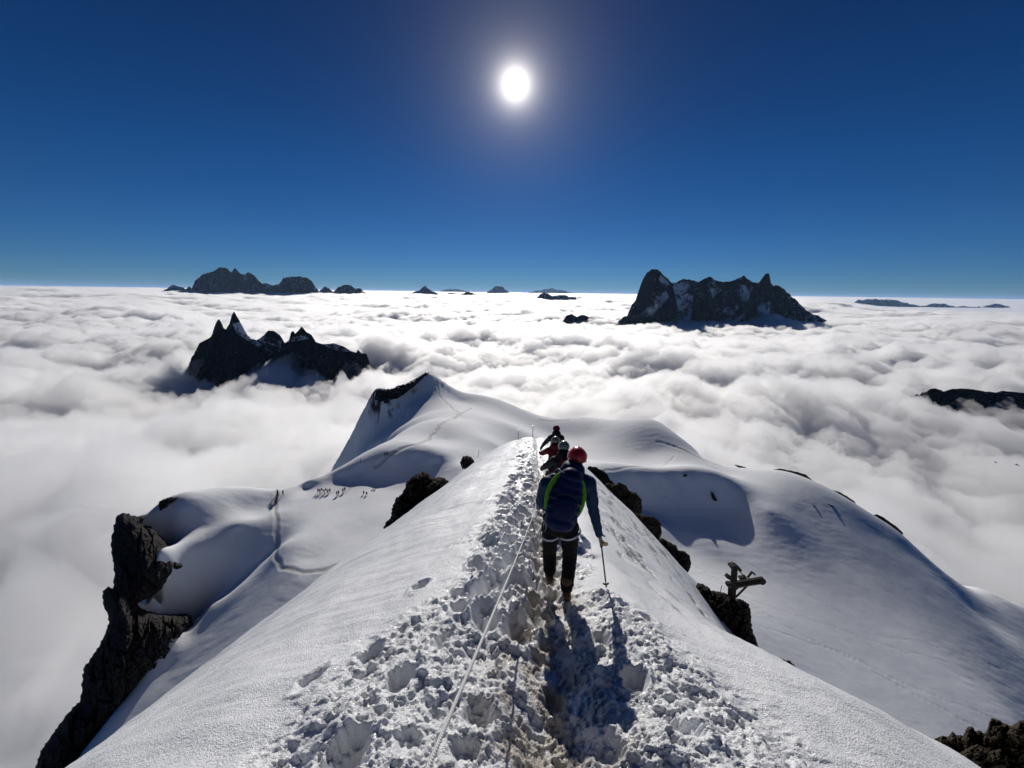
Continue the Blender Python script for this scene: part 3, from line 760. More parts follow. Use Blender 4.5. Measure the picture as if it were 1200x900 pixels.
def hollow_rock(pts, label, seed):
    cx = sum(p[0] for p in pts) / len(pts); cy = max(p[1] for p in pts)
    v = on_terrain(cx, cy, 120, 400)
    seat(rock(pts, v.y, 0.5, 0.4, seed, (4, 2), m_rock, label, jitter=0.5), 0.1)
hollow_rock([(833,572),(836,573),(840,580),(843,584),(839,586),(835,580)], 'small black rock inside the blue shadowed hollow', 71)
hollow_rock([(801,555),(804,554),(806,556),(804,558),(801,558)], 'tiny black rock on the lip of the shadowed hollow', 72)
rock([(438,470),(441,457),(446,455),(452,456),(460,455),(466,452),(474,450),(484,446),(492,441),(499,436),(503,437),(496,443),(486,452),(474,462),(462,470),(450,476),(442,480)], 301, 4.0, 0.6, 73, (9, 5), m_mid, 'dark rock wall on the left side of the far snow peak', name='rock_outcrop', cat='rock outcrop')
# ------------------------------------------------------------------ figures
def capsule(bm, a, b, ra, rb, seg=12, flat=(1.0, None)):
    """tapered limb with round ends; flat=(k, axis) squeezes the section along a world axis"""
    a = Vector(a); b = Vector(b); d = b - a; L = max(d.length, 1e-5); d = d / L
    s = Vector((1, 0, 0)) if abs(d.x) < 0.8 else Vector((0, 0, 1))
    u = d.cross(s).normalized(); v = d.cross(u)
    rings = []
    for t, c, r in [(-1, a, ra)] + [(-0.7, a, ra)] + [(-0.3, a, ra)] + [(0, a, ra), (0, b, rb)] + [(0.3, b, rb), (0.7, b, rb), (1, b, rb)]:
        rr = r * math.sqrt(max(0, 1 - t * t)) if abs(t) < 1 else r * 0.12
        cc = c + d * (r * t)
        rings.append([bm.verts.new(cc + (u * math.cos(2 * PI * i / seg) + v * math.sin(2 * PI * i / seg)) * rr) for i in range(seg)])
    for r0, r1 in zip(rings[:-1], rings[1:]):
        for i in range(seg): bm.faces.new((r0[i], r0[(i + 1) % seg], r1[(i + 1) % seg], r1[i]))
    bm.faces.new(rings[0][::-1]); bm.faces.new(rings[-1])
def ellipsoid(bm, c, r, rot=None, seg=16):
    M = Matrix.Translation(Vector(c)) @ (rot.to_4x4() if rot is not None else Matrix()) @ Matrix.Diagonal((*r, 1))
    bmesh.ops.create_uvsphere(bm, u_segments=seg, v_segments=max(8, seg * 3 // 4), radius=1, matrix=M)
def fused(name, build, voxel, mat, parent=None, smooth=6, wrinkle=0.0, wscale=0.1, seed=0, cut=None):
    """fuse overlapping masses into one continuous surface"""
    bm = bmesh.new(); build(bm)
    bmesh.ops.recalc_face_normals(bm, faces=bm.faces)
    me = bpy.data.meshes.new(name); bm.to_mesh(me); bm.free()
    t = bpy.data.objects.new(name, me); COL.objects.link(t)
    r = t.modifiers.new('r', 'REMESH'); r.mode = 'VOXEL'; r.voxel_size = voxel
    s = t.modifiers.new('s', 'SMOOTH'); s.iterations = smooth; s.factor = 0.5
    dg = bpy.context.evaluated_depsgraph_get()
    m2 = bpy.data.meshes.new_from_object(t.evaluated_get(dg)); m2.name = name
    bpy.data.objects.remove(t); bpy.data.meshes.remove(me)
    n = len(m2.vertices)
    if wrinkle and n:
        co = np.empty(n * 3); m2.vertices.foreach_get('co', co); co = co.reshape(-1, 3)
        no = np.empty(n * 3); m2.vertices.foreach_get('normal', no); no = no.reshape(-1, 3)
        x = co[:, 0] / wscale; y = co[:, 1] / wscale; z = co[:, 2] / wscale
        w_ = ridged(x * 0.8 + z * 0.5 + seed, z * 1.5 + y * 0.9, 3, 300 + seed) - 0.6
        w_ = w_ + 0.4 * fbm(x + y, z * 2.2, 2, 310 + seed)
        co = co + no * (w_ * wrinkle)[:, None]
        m2.vertices.foreach_set('co', co.ravel())
    m2.polygons.foreach_set('use_smooth', np.ones(len(m2.polygons), bool))
    m2.materials.clear()
    m2.materials.append(mat); m2.update()
    return link(name, m2, parent)
def tube(name, pts, r, mat, parent=None, seg=8, cyclic=False):
    cu = bpy.data.curves.new(name, 'CURVE'); cu.dimensions = '3D'; cu.bevel_depth = r; cu.bevel_resolution = max(1, seg // 4)
    sp = cu.splines.new('POLY'); sp.points.add(len(pts) - 1)
    for p, q in zip(sp.points, pts): p.co = (*q, 1)
    sp.use_cyclic_u = cyclic; cu.use_fill_caps = True
    t = bpy.data.objects.new(name, cu); COL.objects.link(t)
    dg = bpy.context.evaluated_depsgraph_get()
    me = bpy.data.meshes.new_from_object(t.evaluated_get(dg)); me.name = name
    bpy.data.objects.remove(t)
    me.polygons.foreach_set('use_smooth', np.ones(len(me.polygons), bool))
    me.materials.clear(); me.materials.append(mat)
    return link(name, me, parent)
def bez(a, b, c, n=12):
    a, b, c = Vector(a), Vector(b), Vector(c)
    return [a * (1 - t) ** 2 + b * 2 * t * (1 - t) + c * t * t for t in [i / n for i in range(n + 1)]]

M_skin = simple('skin', (0.45, 0.27, 0.19), 0.5, 0.1, 30)
M_blue = simple('teal_blue_jacket', (0.006, 0.032, 0.075), 0.6, 0.25, 9, 0.25, 70, bdist=0.004)
M_navy = simple('navy_pack_cloth', (0.004, 0.010, 0.055), 0.55, 0.25, 14, 0.3, 120, bdist=0.003)
M_green = simple('lime_green_trim', (0.13, 0.33, 0.015), 0.6, 0.2, 25)
M_black = simple('black_trousers', (0.006, 0.006, 0.007), 0.8, 0.3, 12, 0.3, 60, bdist=0.004)
M_dark = simple('dark_cloth', (0.018, 0.02, 0.024), 0.7, 0.3, 12)
M_redj = simple('dark_red_cloth', (0.10, 0.008, 0.012), 0.6, 0.25, 12)
M_red = simple('red_helmet_shell', (0.50, 0.012, 0.018), 0.28, 0.12, 12)
M_grey = simple('grey_helmet_shell', (0.14, 0.145, 0.16), 0.3, 0.1, 12)
M_pale = simple('pale_helmet_shell', (0.13, 0.13, 0.13), 0.4, 0.1, 12)
M_web = simple('white_webbing', (0.62, 0.62, 0.60), 0.7, 0.12, 60)
M_redweb = simple('red_webbing', (0.5, 0.03, 0.02), 0.7, 0.12, 60)
M_boot = simple('brown_boot_leather', (0.10, 0.055, 0.03), 0.6, 0.3, 25, 0.3, 60)
M_glove = simple('tan_work_glove', (0.30, 0.22, 0.10), 0.7, 0.35, 30)
M_metal = simple('grey_metal', (0.25, 0.25, 0.26), 0.35, 0.2, 30, metallic=0.9)
M_blackm = simple('black_shaft', (0.02, 0.02, 0.022), 0.4, 0.2, 30)
M_hair = simple('dark_hair', (0.03, 0.02, 0.015), 0.7, 0.3, 60)

def helmet_parts(t, head, tilt, mat, r=0.104, vents=True):
    rot = Matrix.Rotation(tilt, 3, 'X')
    bm = bmesh.new()
    ellipsoid(bm, (0, 0, 0), (r * 0.95, r * 1.14, r * 0.98), None, 40)
    bmesh.ops.bisect_plane(bm, geom=bm.verts[:] + bm.edges[:] + bm.faces[:], plane_co=(0, 0, -0.048), plane_no=(0, 0.22, -1), clear_outer=True)
    # raised ridges and vent dimples worked into the shell
    for v in bm.verts:
        a = math.atan2(v.co.x, v.co.z + 0.02)
        k = 0.0035 * math.cos(a * 5.0) * max(0.0, 1 - abs(v.co.y) / (r * 1.2))
        v.co += v.co.normalized() * k
    bmesh.ops.solidify(bm, geom=bm.faces[:], thickness=-0.008)
    bmesh.ops.transform(bm, matrix=Matrix.Translation(Vector(head) + rot @ Vector((0, 0, 0.015))) @ rot.to_4x4(), verts=bm.verts)
    me = bpy.data.meshes.new('helmet'); bm.to_mesh(me); bm.free()
    me.polygons.foreach_set('use_smooth', np.ones(len(me.polygons), bool)); me.materials.append(mat)
    h = link('helmet', me, t)
    if vents:
        for (vx, vy) in [(-0.5, -0.25), (0.5, -0.25), (-0.28, -0.62), (0.28, -0.62), (0, 0.1), (-0.6, 0.3), (0.6, 0.3)]:
            z = math.sqrt(max(0.0, 1 - vx * vx - vy * vy))
            c = Vector((vx * r * 0.95, vy * r * 1.14, z * r * 0.98)); n_ = c.normalized()
            bm = bmesh.new(); ellipsoid(bm, (0, 0, 0), (0.010, 0.024, 0.004), None, 12)
            q = n_.to_track_quat('Z', 'Y').to_matrix().to_4x4()
            bmesh.ops.transform(bm, matrix=Matrix.Translation(Vector(head) + rot @ (c * 1.012 + Vector((0, 0, 0.015)))) @ rot.to_4x4() @ q, verts=bm.verts)
            me = bpy.data.meshes.new('vent'); bm.to_mesh(me); bm.free(); me.materials.append(M_blackm); link('vent', me, h)
        tube('rim', [Vector(head) + rot @ Vector((r * 0.96 * math.cos(a), r * 1.15 * math.sin(a), 0.015 - 0.048 + 0.029 * math.sin(a))) for a in [2 * PI * i / 32 for i in range(32)]], 0.004, M_blackm, h, 8, True)
    return h
def hand_build(wrist, d, out, curl=1.0, grip_axis=None, side=1):
    """palm, four unequal curled fingers and a thumb from the side of the palm; d points along the forearm"""
    d = Vector(d).normalized(); out = Vector(out); out = (out - d * out.dot(d)).normalized(); palm_n = d.cross(out) * side
    def f(bm):
        w = Vector(wrist)
        capsule(bm, w - d * 0.03, w + d * 0.02, 0.030, 0.030)
        for k in (-1, -0.33, 0.33, 1): capsule(bm, w + d * 0.015 + out * 0.010 * k, w + d * 0.085 + out * 0.026 * k, 0.016, 0.013, 8)
        for k, L in zip((-1.0, -0.35, 0.33, 1.0), (0.030, 0.037, 0.040, 0.036)):
            p = w + d * 0.088 + out * 0.027 * k; dr = d.copy()
            for j in range(3):
                dr = (dr * math.cos(0.85 * curl) + palm_n * math.sin(0.85 * curl)).normalized() if j else (dr * math.cos(0.5 * curl) + palm_n * math.sin(0.5 * curl)).normalized()
                palm_axis = dr
                p2 = p + dr * L * (0.95 - 0.18 * j); capsule(bm, p, p2, 0.0105 - 0.001 * j, 0.0095 - 0.001 * j, 8); p = p2
                # keep bending in the same plane
                n2 = palm_n * math.cos(0) ; 
                palm_n_local = (palm_n - dr * palm_n.dot(dr))
        t0 = w + d * 0.030 + out * 0.030; t1 = t0 + (out * 0.8 + d * 0.6 + palm_n * 0.6).normalized() * 0.035; t2 = t1 + (d * 0.5 - out * 0.25 + palm_n * 0.9).normalized() * 0.032
        capsule(bm, t0, t1, 0.014, 0.012, 8); capsule(bm, t1, t2, 0.012, 0.010, 8)
    return f
def person(label, J, cols, boots=True, detail=1, helmet_mat=None, tilt=-0.35, group='roped climbers descending the ridge', hat=True, gaiter=False, harness=True):
    """J: joints in world space; the figure's Empty stands between its feet"""
    J = {k: Vector(v) for k, v in J.items()}
    base = (J['ankL'] + J['ankR']) * 0.5; base.z = min(J['ankL'].z, J['ankR'].z) - 0.08
    t = empty('person', base, 0, label, 'person', group)
    J = {k: v - base for k, v in J.items()}
    vx = 0.012 if detail else 0.02
    head, neck, chest, waist, hip = J['head'], J['neck'], J['chest'], J['waist'], J['hip']
    def headm(bm):
        ellipsoid(bm, head, (0.076, 0.096, 0.11), Matrix.Rotation(tilt * 0.6, 3, 'X'))
        f = Matrix.Rotation(tilt * 0.6, 3, 'X')
        ellipsoid(bm, head + f @ Vector((0, 0.055, -0.06)), (0.045, 0.045, 0.045))                       # jaw
        ellipsoid(bm, head + f @ Vector((0, 0.100, -0.022)), (0.012, 0.018, 0.024))                      # nose
        for s in (-1, 1):
            ellipsoid(bm, head + f @ Vector((0.077 * s, 0.0, -0.015)), (0.010, 0.020, 0.032))            # ears
            ellipsoid(bm, head + f @ Vector((0.03 * s, 0.083, 0.012)), (0.020, 0.012, 0.010))            # brow
        ellipsoid(bm, head + f @ Vector((0, 0.088, -0.058)), (0.025, 0.012, 0.008))                      # mouth
        capsule(bm, head - Vector((0, 0.02, 0.05)), neck, 0.055, 0.06)
    def body(bm):
        headm(bm)
        capsule(bm, neck, chest, 0.06, 0.12); capsule(bm, chest, waist, 0.12, 0.11); capsule(bm, waist, hip, 0.11, 0.12)
        for s in 'LR':
            capsule(bm, chest + (J['sh' + s] - chest) * 0.4 + Vector((0, 0, 0.02)), J['sh' + s], 0.07, 0.05)
            capsule(bm, J['sh' + s], J['el' + s], 0.05, 0.04); capsule(bm, J['el' + s], J['wr' + s], 0.04, 0.027)
            capsule(bm, J['hip' + s], J['kn' + s], 0.08, 0.05); capsule(bm, J['kn' + s], J['ank' + s], 0.05, 0.038)
            capsule(bm, J['ank' + s] - Vector((0, 0.03, 0.03)), J['ank' + s] + Vector((0, 0.14, -0.05)), 0.036, 0.03)
    fused('body', body, 0.014 if detail else 0.022, M_skin, t, 3)
    def jacket(bm):
        capsule(bm, neck - Vector((0, 0, 0.0)), chest, 0.085, 0.15, 16)
        capsule(bm, chest, waist, 0.155, 0.145, 16); capsule(bm, waist, hip + Vector((0, 0, 0.02)), 0.145, 0.16, 16)
        for s in 'LR':
            c = chest + (J['sh' + s] - chest) * 0.35
            capsule(bm, c, J['sh' + s], 0.115, 0.082, 16)
            m = J['sh' + s].lerp(neck, 0.5); capsule(bm, m + Vector((0, 0, 0.0)), J['sh' + s], 0.07, 0.075, 16)
            capsule(bm, J['sh' + s], J['el' + s], 0.082, 0.062, 16)
            capsule(bm, J['el' + s], J['wr' + s], 0.062, 0.044, 16)
        if cols.get('hood', True):   # folded hood standing at the nape
            ellipsoid(bm, neck + Vector((0, -0.035, 0.045)), (0.14, 0.10, 0.10)); ellipsoid(bm, neck + Vector((0, 0.0, 0.07)), (0.112, 0.10, 0.075))
    fused('jacket', jacket, vx, cols['jacket'], t, 7, 0.010, 0.11, 3)
    def trousers(bm):
        capsule(bm, hip + Vector((0, 0, 0.06)), hip - Vector((0, 0, 0.03)), 0.15, 0.15, 16)
        for s in 'LR':
            capsule(bm, J['hip' + s], J['kn' + s], 0.108, 0.082, 16); capsule(bm, J['kn' + s], J['ank' + s] + Vector((0, 0, 0.03)), 0.082, 0.072, 16)
    fused('trousers', trousers, vx, cols['trousers'], t, 7, 0.010, 0.09, 5)
    for s in 'LR':
        a = J['ank' + s]; fd = J.get('toe' + s, a + Vector((0, 0.2, -0.05))) - a; fd.z = 0; fd = fd.normalized() if fd.length > 0 else Vector((0, 1, 0))
        dz = J['slope'].z if 'slope' in J else 0
        def boot(bm, a=a, fd=fd):
            capsule(bm, a + Vector((0, 0, 0.10)), a - Vector((0, 0, 0.01)), 0.060, 0.056)
            capsule(bm, a - fd * 0.045 - Vector((0, 0, 0.045)), a + fd * 0.16 - Vector((0, 0, 0.085)), 0.047, 0.042)
            capsule(bm, a - Vector((0, 0, 0.02)), a + fd * 0.09 - Vector((0, 0, 0.06)), 0.05, 0.042)
        b = fused('boot', boot, 0.010 if detail else 0.016, cols.get('boot', M_boot), t, 4)
        if detail:
            cb = bmesh.new()
            for q in (-0.06, 0.0, 0.06, 0.12, 0.17):
                for sd in (-0.035, 0.035):
                    c = a + fd * q + Vector((fd.y, -fd.x, 0)) * sd - Vector((0, 0, 0.135 if q > 0 else 0.10))
                    M = Matrix.Translation(c)
                    bmesh.ops.create_cone(cb, cap_ends=True, segments=4, radius1=0.002, radius2=0.008, depth=0.035, matrix=M)
            bmesh.ops.create_cube(cb, size=1, matrix=Matrix.Translation(a + fd * 0.05 - Vector((0, 0, 0.105))) @ Matrix.Diagonal((0.05, 0.22, 0.006, 1)))
            me = bpy.data.meshes.new('crampon'); cb.to_mesh(me); cb.free(); me.materials.append(M_metal); link('crampon', me, b)
    for s in 'LR':
        d = J['hand' + s] - J['wr' + s]
        fused('glove', hand_build(J['wr' + s], d, Vector((0.3 if s == 'R' else -0.3, 0.9, 0.1)), 1.0, side=1 if s == 'L' else 1), 0.006 if detail else 0.012, cols['glove'], t, 2)
    if hat: helmet_parts(t, head, tilt, helmet_mat or M_red, vents=detail > 0)
    if harness:
        hs = link('harness', bpy.data.meshes.new('harness'), t)
        bpy.data.objects.remove(hs)
        hb = tube('harness', [hip + Vector((0.172 * math.cos(a), 0.168 * math.sin(a), 0.035)) for a in [2 * PI * i / 28 for i in range(28)]], 0.016, M_blackm, t, 8, True)
        for s in 'LR':
            c = J['hip' + s].lerp(J['kn' + s], 0.16)
            ax = (J['kn' + s] - J['hip' + s]).normalized()
            u = ax.cross(Vector((0, 1, 0))).normalized(); v = ax.cross(u)
            tube('leg_loop', [c + (u * math.cos(a) + v * math.sin(a)) * 0.116 + Vector((0, 0, -0.01 + 0.02 * math.cos(a))) for a in [2 * PI * i / 24 for i in range(24)]], 0.012, M_web, hb, 8, True)
        if detail:
            for dx_, mm in ((0.155, M_redweb), (0.165, M_metal), (-0.16, M_metal)):
                p0 = hip + Vector((dx_, -0.04, 0.03)); tube('gear_sling', [p0, p0 + Vector((0.01, -0.03, -0.06)), p0 + Vector((0.0, -0.01, -0.13)), p0 + Vector((-0.015, 0.02, -0.06)), p0], 0.006, mm, hb, 6)
    return t, base, J
def backpack(label, c, up, out, size, mat, trim, group=None, name='backpack'):
    """c: centre of the back panel, up: along the spine, out: away from the back"""
    w_, h_, d_ = size
    up = Vector(up).normalized(); out = Vector(out); out = (out - up * out.dot(up)).normalized(); side = up.cross(out)
    base = Vector(c) - up * h_ * 0.5
    t = empty(name, base, 0, label, 'backpack', group)
    rot = Matrix((side, out, up)).transposed()
    c = Vector(c) - base
    L = lambda x, y, z: c + rot @ Vector((x, y, z))
    def bag(bm):
        for i in range(7):
            f = i / 6; z = (f - 0.5) * h_ * 0.86; ww = w_ * (0.40 + 0.12 * math.sin(PI * (f * 0.8 + 0.1))) * (1 - 0.25 * f ** 3)
            ellipsoid(bm, L(0, d_ * 0.45, z), (ww, d_ * (0.52 - 0.12 * f), h_ * 0.16), rot)
    b = fused('pack_body', bag, 0.011, mat, t, 6, 0.006, 0.10, 9)
    def pocket(bm):
        ellipsoid(bm, L(0, d_ * 0.90, -h_ * 0.14), (w_ * 0.33, d_ * 0.16, h_ * 0.24), rot)
    fused('pocket', pocket, 0.010, mat, t, 5, 0.003, 0.08, 2)
    def lid(bm): ellipsoid(bm, L(0, d_ * 0.42, h_ * 0.42), (w_ * 0.36, d_ * 0.48, h_ * 0.12), rot)
    fused('lid', lid, 0.010, mat, t, 5, 0.004, 0.08, 4)
    n = 26
    pts = []
    for i in range(n + 1):
        a = -0.18 * PI + (1.36 * PI) * i / n
        pts.append(L(math.cos(a) * w_ * 0.50, d_ * 0.36, 0.02 * h_ + math.sin(a) * h_ * 0.47))
    bm_ = None
    tube('side_trim', pts, 0.018, trim, t, 8)
    def trimband(bm):
        for a, b2 in zip(pts[:-1], pts[1:]): capsule(bm, a, b2, 0.034, 0.034, 8)
    fused('side_panel', trimband, 0.012, trim, t, 3)
    for s in (-1, 1):
        tube('compression_strap', [L(s * w_ * 0.50, d_ * 0.35, -h_ * 0.05), L(s * w_ * 0.46, d_ * 0.8, -h_ * 0.02), L(s * w_ * 0.30, d_ * 1.02, 0.0)], 0.006, M_blackm, t)
        tube('shoulder_strap', bez(L(s * w_ * 0.25, 0.0, h_ * 0.40), L(s * w_ * 0.40, -d_ * 0.7, h_ * 0.62), L(s * w_ * 0.42, -d_ * 1.25, h_ * 0.05)), 0.016, mat, t)
    tube('haul_loop', bez(L(-0.03, 0.02, h_ * 0.48), L(0, 0.02, h_ * 0.60), L(0.03, 0.02, h_ * 0.48)), 0.006, M_blackm, t)
    tube('zip', bez(L(-w_ * 0.30, d_ * 0.98, h_ * 0.06), L(0, d_ * 1.12, h_ * 0.17), L(w_ * 0.30, d_ * 0.98, h_ * 0.06)), 0.004, M_blackm, t)
    return t

# the nearest climber
J1 = dict(head=P(676.5, 536.5, 4.10), neck=P(670, 554, 4.02), chest=P(665, 572, 3.98), waist=P(659, 595, 3.90), hip=P(656, 611, 3.86),
          shL=P(641, 566, 4.00), elL=P(633.5, 588, 4.08), wrL=P(643, 598, 4.30), handL=P(649, 596, 4.40),
          shR=P(690, 566, 3.98), elR=P(696, 600, 3.96), wrR=P(702, 626, 3.92), handR=P(704.5, 636, 3.92),
          hipL=P(646, 617, 3.88), knL=P(644, 645, 4.02), ankL=P(644, 671, 3.98), hipR=P(667, 617, 3.84), knR=P(668, 650, 3.88), ankR=P(664, 690, 3.74))
for s in 'LR':
    a = J1['ank' + s]
    J1['toe' + s] = a + Vector((0, .2, -.06))
p1, b1, _ = person('nearest climber, seen from behind, in blue jacket and red helmet with a blue pack', J1, dict(jacket=M_blue, trousers=M_black, glove=M_glove), helmet_mat=M_red, tilt=-0.5)
spn = (J1['neck'] - J1['waist'])
backpack('navy blue backpack with lime green edges on the nearest climber', P(661, 583, 3.83), spn, Vector((0, -1, 0.35)), (0.36, 0.56, 0.22), M_navy, M_green)
# walking pole in the right glove
def walking_pole(label, top, tip, name='walking_pole'):
    top = Vector(top); tip = Vector(tip)
    t = empty(name, tip, 0, label, 'pole')
    d = top - tip
    tube('shaft', [Vector((0, 0, 0)), d * 0.82], 0.009, M_blackm, t)
    tube('grip', [d * 0.80, d * 1.0], 0.017, M_blackm, t)
    u = d.normalized()
    bm = bmesh.new(); bmesh.ops.create_cone(bm, cap_ends=True, segments=16, radius1=0.035, radius2=0.02, depth=0.012, matrix=Matrix.Translation(u * 0.05) @ u.to_track_quat('Z', 'Y').to_matrix().to_4x4())
    me = bpy.data.meshes.new('basket'); bm.to_mesh(me); bm.free(); me.materials.append(M_blackm); link('basket', me, t)
    return t
tipp = on_ridge(710.5, 688)
hr = J1['handR'].lerp(J1['wrR'], 0.1)
walking_pole('black walking pole held in the right glove of the nearest climber', hr + (hr - tipp).normalized() * 0.06, tipp)

def stance(px, py, Y, h, lean=0.25, yaw=0.0, wide=0.16, armL=None, armR=None, crouch=0.0, zoff=0.0):
    """joints of a climber whose helmet top is seen at the pixel; feet on the snow below"""
    top = P(px, py, Y); gx = top.x - 0.05; gy = Y - lean * 0.7
    gz = ridge_z(gx, gy) + zoff
    H = top.z - gz
    def at(x, y, f):  # f: height fraction
        return Vector((gx + (top.x - gx) * max(0, f - 0.5) * 2 + x, gy + y + lean * max(0.0, f - 0.5) * 2 * 0.7, gz + H * f))
    J = dict(head=at(0, 0.02, 1 - 0.13 / H), neck=at(0, -0.02, 1 - 0.27 / H), chest=at(0, -0.04, .74), waist=at(0, -0.05, .60), hip=at(0, -0.08, .50))
    J['shL'] = at(-.17, -.03, .79); J['shR'] = at(.17, -.03, .79)
    J['elL'] = at(-.26, .06, .62); J['elR'] = at(.26, .03, .62)
    J['wrL'] = at(-.24, .22, .52); J['wrR'] = at(.24, .18, .52)
    for s, v in (('L', armL), ('R', armR)):
        if v is not None:
            v = Vector(v); J['wr' + s] = v; J['el' + s] = J['sh' + s].lerp(v, 0.5) + Vector((-.05 if s == 'L' else .05, -0.02, -0.03))
    for s in 'LR': J['hand' + s] = J['wr' + s] + (J['wr' + s] - J['el' + s]).normalized() * 0.08
    for s, sx, sy in (('L', -1, .12), ('R', 1, -.10)):
        fx = gx + sx * wide * .6; fy = gy + sy; fz = ridge_z(fx, fy) + 0.11 + zoff
        J['ank' + s] = Vector((fx, fy, fz)); J['hip' + s] = J['hip'] + Vector((sx * .085, 0, -.03))
        J['kn' + s] = J['hip' + s].lerp(J['ank' + s], .5) + Vector((sx * .03, .12, 0))
    return J, gz
J2, _ = stance(661.5, 516, 7.0, 1.6, lean=0.35, armL=P(635, 549, 7.2))
person('second climber in dark jacket with grey helmet, right in front of the nearest climber', J2, dict(jacket=M_dark, trousers=M_black, glove=M_dark), detail=0, helmet_mat=M_grey, tilt=-0.4)
backpack('dark red backpack on the climber with the grey helmet', J2['chest'].lerp(J2['waist'], 0.45) + Vector((0.03, -0.12, 0.03)), J2['neck'] - J2['waist'], Vector((0, -1, 0.3)), (0.34, 0.50, 0.20), M_redj, M_dark)
J3, _ = stance(651.5, 511, 9.4, 1.6, lean=0.3, armL=P(633, 531, 9.6))
person('third climber in dark red jacket with pale grey helmet, mostly hidden between two others', J3, dict(jacket=M_redj, trousers=M_dark, glove=M_dark), detail=0, helmet_mat=M_pale, tilt=-0.4)
J4, _ = stance(652.5, 498, 11.6, 1.7, lean=0.35, armL=P(634, 525, 11.8))
person('foremost climber in dark clothes with small red helmet, arm stretched left to the rope', J4, dict(jacket=M_dark, trousers=M_black, glove=M_dark), detail=0, helmet_mat=M_redj, tilt=-0.4)
backpack('small black and dark green backpack on the foremost climber', J4['chest'].lerp(J4['waist'], 0.45) + Vector((0, -0.12, 0.03)), J4['neck'] - J4['waist'], Vector((0, -1, 0.3)), (0.30, 0.44, 0.18), M_dark, M_green)
# ------------------------------------------------------------------ ropes, poles and the old mast
M_rope = None
def rope_mat(name, c, s):
    k = N(name)
    w = k.n('ShaderNodeTexWave', {'Vector': k.n('ShaderNodeTexCoord').outputs['Object'], 'Scale': s, 'Distortion': 1.5}, bands_direction='DIAGONAL').outputs[1]
    k.surf(Base_Color=k.mix(w, (*[x * 0.7 for x in c], 1), (*c, 1)), Roughness=0.7, Normal=k.bump(w, 0.5, 0.004))
    return k.m
M_rope = rope_mat('white_rope_sheath', (0.72, 0.72, 0.70), 90)
M_rope2 = rope_mat('dark_rope_sheath', (0.08, 0.09, 0.08), 90)
A = P(496, 912, 0.80); B = on_ridge(627, 603) + Vector((0, 0, 0.10))
rp = [A + (A - B) * 0.12]
rp += [A.lerp(B, t) - Vector((0, 0, 0.10 * math.sin(PI * t))) * 0.35 for t in [i / 30 for i in range(31)]]
for px, py in [(629.5, 585), (630.5, 565), (630, 545), (627.5, 525), (625.5, 513)]:
    q = on_ridge(px, py); rp.append(q + Vector((0, 0, 0.18)))
tag(tube('rope', rp, 0.0075, M_rope, None, 12), 'taut white handline rope running along the left of the trodden path', 'rope')
def marker(px, py0, py1, Y, r, label, z=None):
    top = P(px, py0, Y); bot = P(px, py1, Y) if z is None else Vector((top.x, top.y, z))
    t = empty('marker_pole', bot, 0, label, 'pole', 'thin poles marking the way down')
    h = (top - bot).length
    tube('shaft', [Vector((0, 0, -0.5)), Vector((0, 0, h))], r, M_blackm, t)
    tube('cap', [Vector((0, 0, h)), Vector((0, 0, h + 0.03))], r * 1.4, M_metal, t)
marker(624.3, 499, 512, 36, 0.030, 'taller thin black pole on the crest of the ridge left of the climbers')
marker(607.4, 504, 510, 36, 0.026, 'short thin black pole on the crest left of the taller one')
v = on_terrain(561, 532, 60, 420); marker(561, 526, 533, v.y, 0.08, 'short dark stake in the snow behind the left edge of the ridge')
v = on_terrain(423, 543, 60, 420); marker(423, 537, 545, v.y, 0.08, 'stake on the rim of the shadowed snow bank')

M_rust = simple('weathered_steel', (0.030, 0.026, 0.022), 0.75, 0.5, 8, 0.5, 30)
M_wood = simple('weathered_timber', (0.14, 0.12, 0.095), 0.8, 0.35, 8, 0.4, 30)
def beam_bm(bm, a, b, w_, d_):
    a, b = Vector(a), Vector(b); d = b - a; L = d.length; d.normalize()
    u = d.cross(Vector((0, 1, 0))).normalized(); v = d.cross(u)
    M = Matrix.Translation((a + b) / 2) @ Matrix((u, v, d)).transposed().to_4x4() @ Matrix.Diagonal((w_, d_, L, 1))
    bmesh.ops.create_cube(bm, size=1, matrix=M)
mY = 10.8
mb = P(858, 703, mY)
mast = empty('cable_mast', mb, 0, 'old broken metal cable mast with jutting arm, standing on tall black rock', 'mast')
def part(name, segs, mat, parent=mast, yo=0.0):
    bm = bmesh.new()
    for (x0, y0, x1, y1, w_, d_, *o_) in segs:
        off = Vector((0, (o_[0] if o_ else 0) + yo, 0)); beam_bm(bm, P(x0, y0, mY) - mb + off, P(x1, y1, mY) - mb + off, w_, d_)
    bmesh.ops.bevel(bm, geom=bm.edges[:], offset=0.006, segments=1, affect='EDGES')
    me = bpy.data.meshes.new(name); bm.to_mesh(me); bm.free(); me.materials.append(mat); return link(name, me, parent)
s_ = 0.0245
post = part('post', [(858, 706, 861, 664, 5.5 * s_, 0.14), (856, 706, 857, 690, 2.2 * s_, 0.10, 0.10)], M_rust)
part('cap', [(854.5, 663, 861, 662, 3 * s_, 0.2), (861, 662, 867, 667, 3 * s_, 0.2)], M_rust, post)
part('side_bracket', [(851, 674, 860, 680, 4.5 * s_, 0.12), (851, 684, 858, 684, 4.5 * s_, 0.13)], M_rust)
arm = part('arm', [(858, 683, 893, 677.5, 2.4 * s_, 0.10), (856, 689, 894, 681.5, 2.4 * s_, 0.10), (870, 681, 871, 687, 1.6 * s_, 0.09), (880, 679, 881, 684.5, 1.6 * s_, 0.09), (866, 677, 874, 676, 3 * s_, 0.12)], M_rust)
part('plank', [(862, 684.5, 888, 680.5, 1.6 * s_, 0.16)], M_wood, arm, -0.07)
bm = bmesh.new(); c = P(892.5, 680.5, mY) - mb
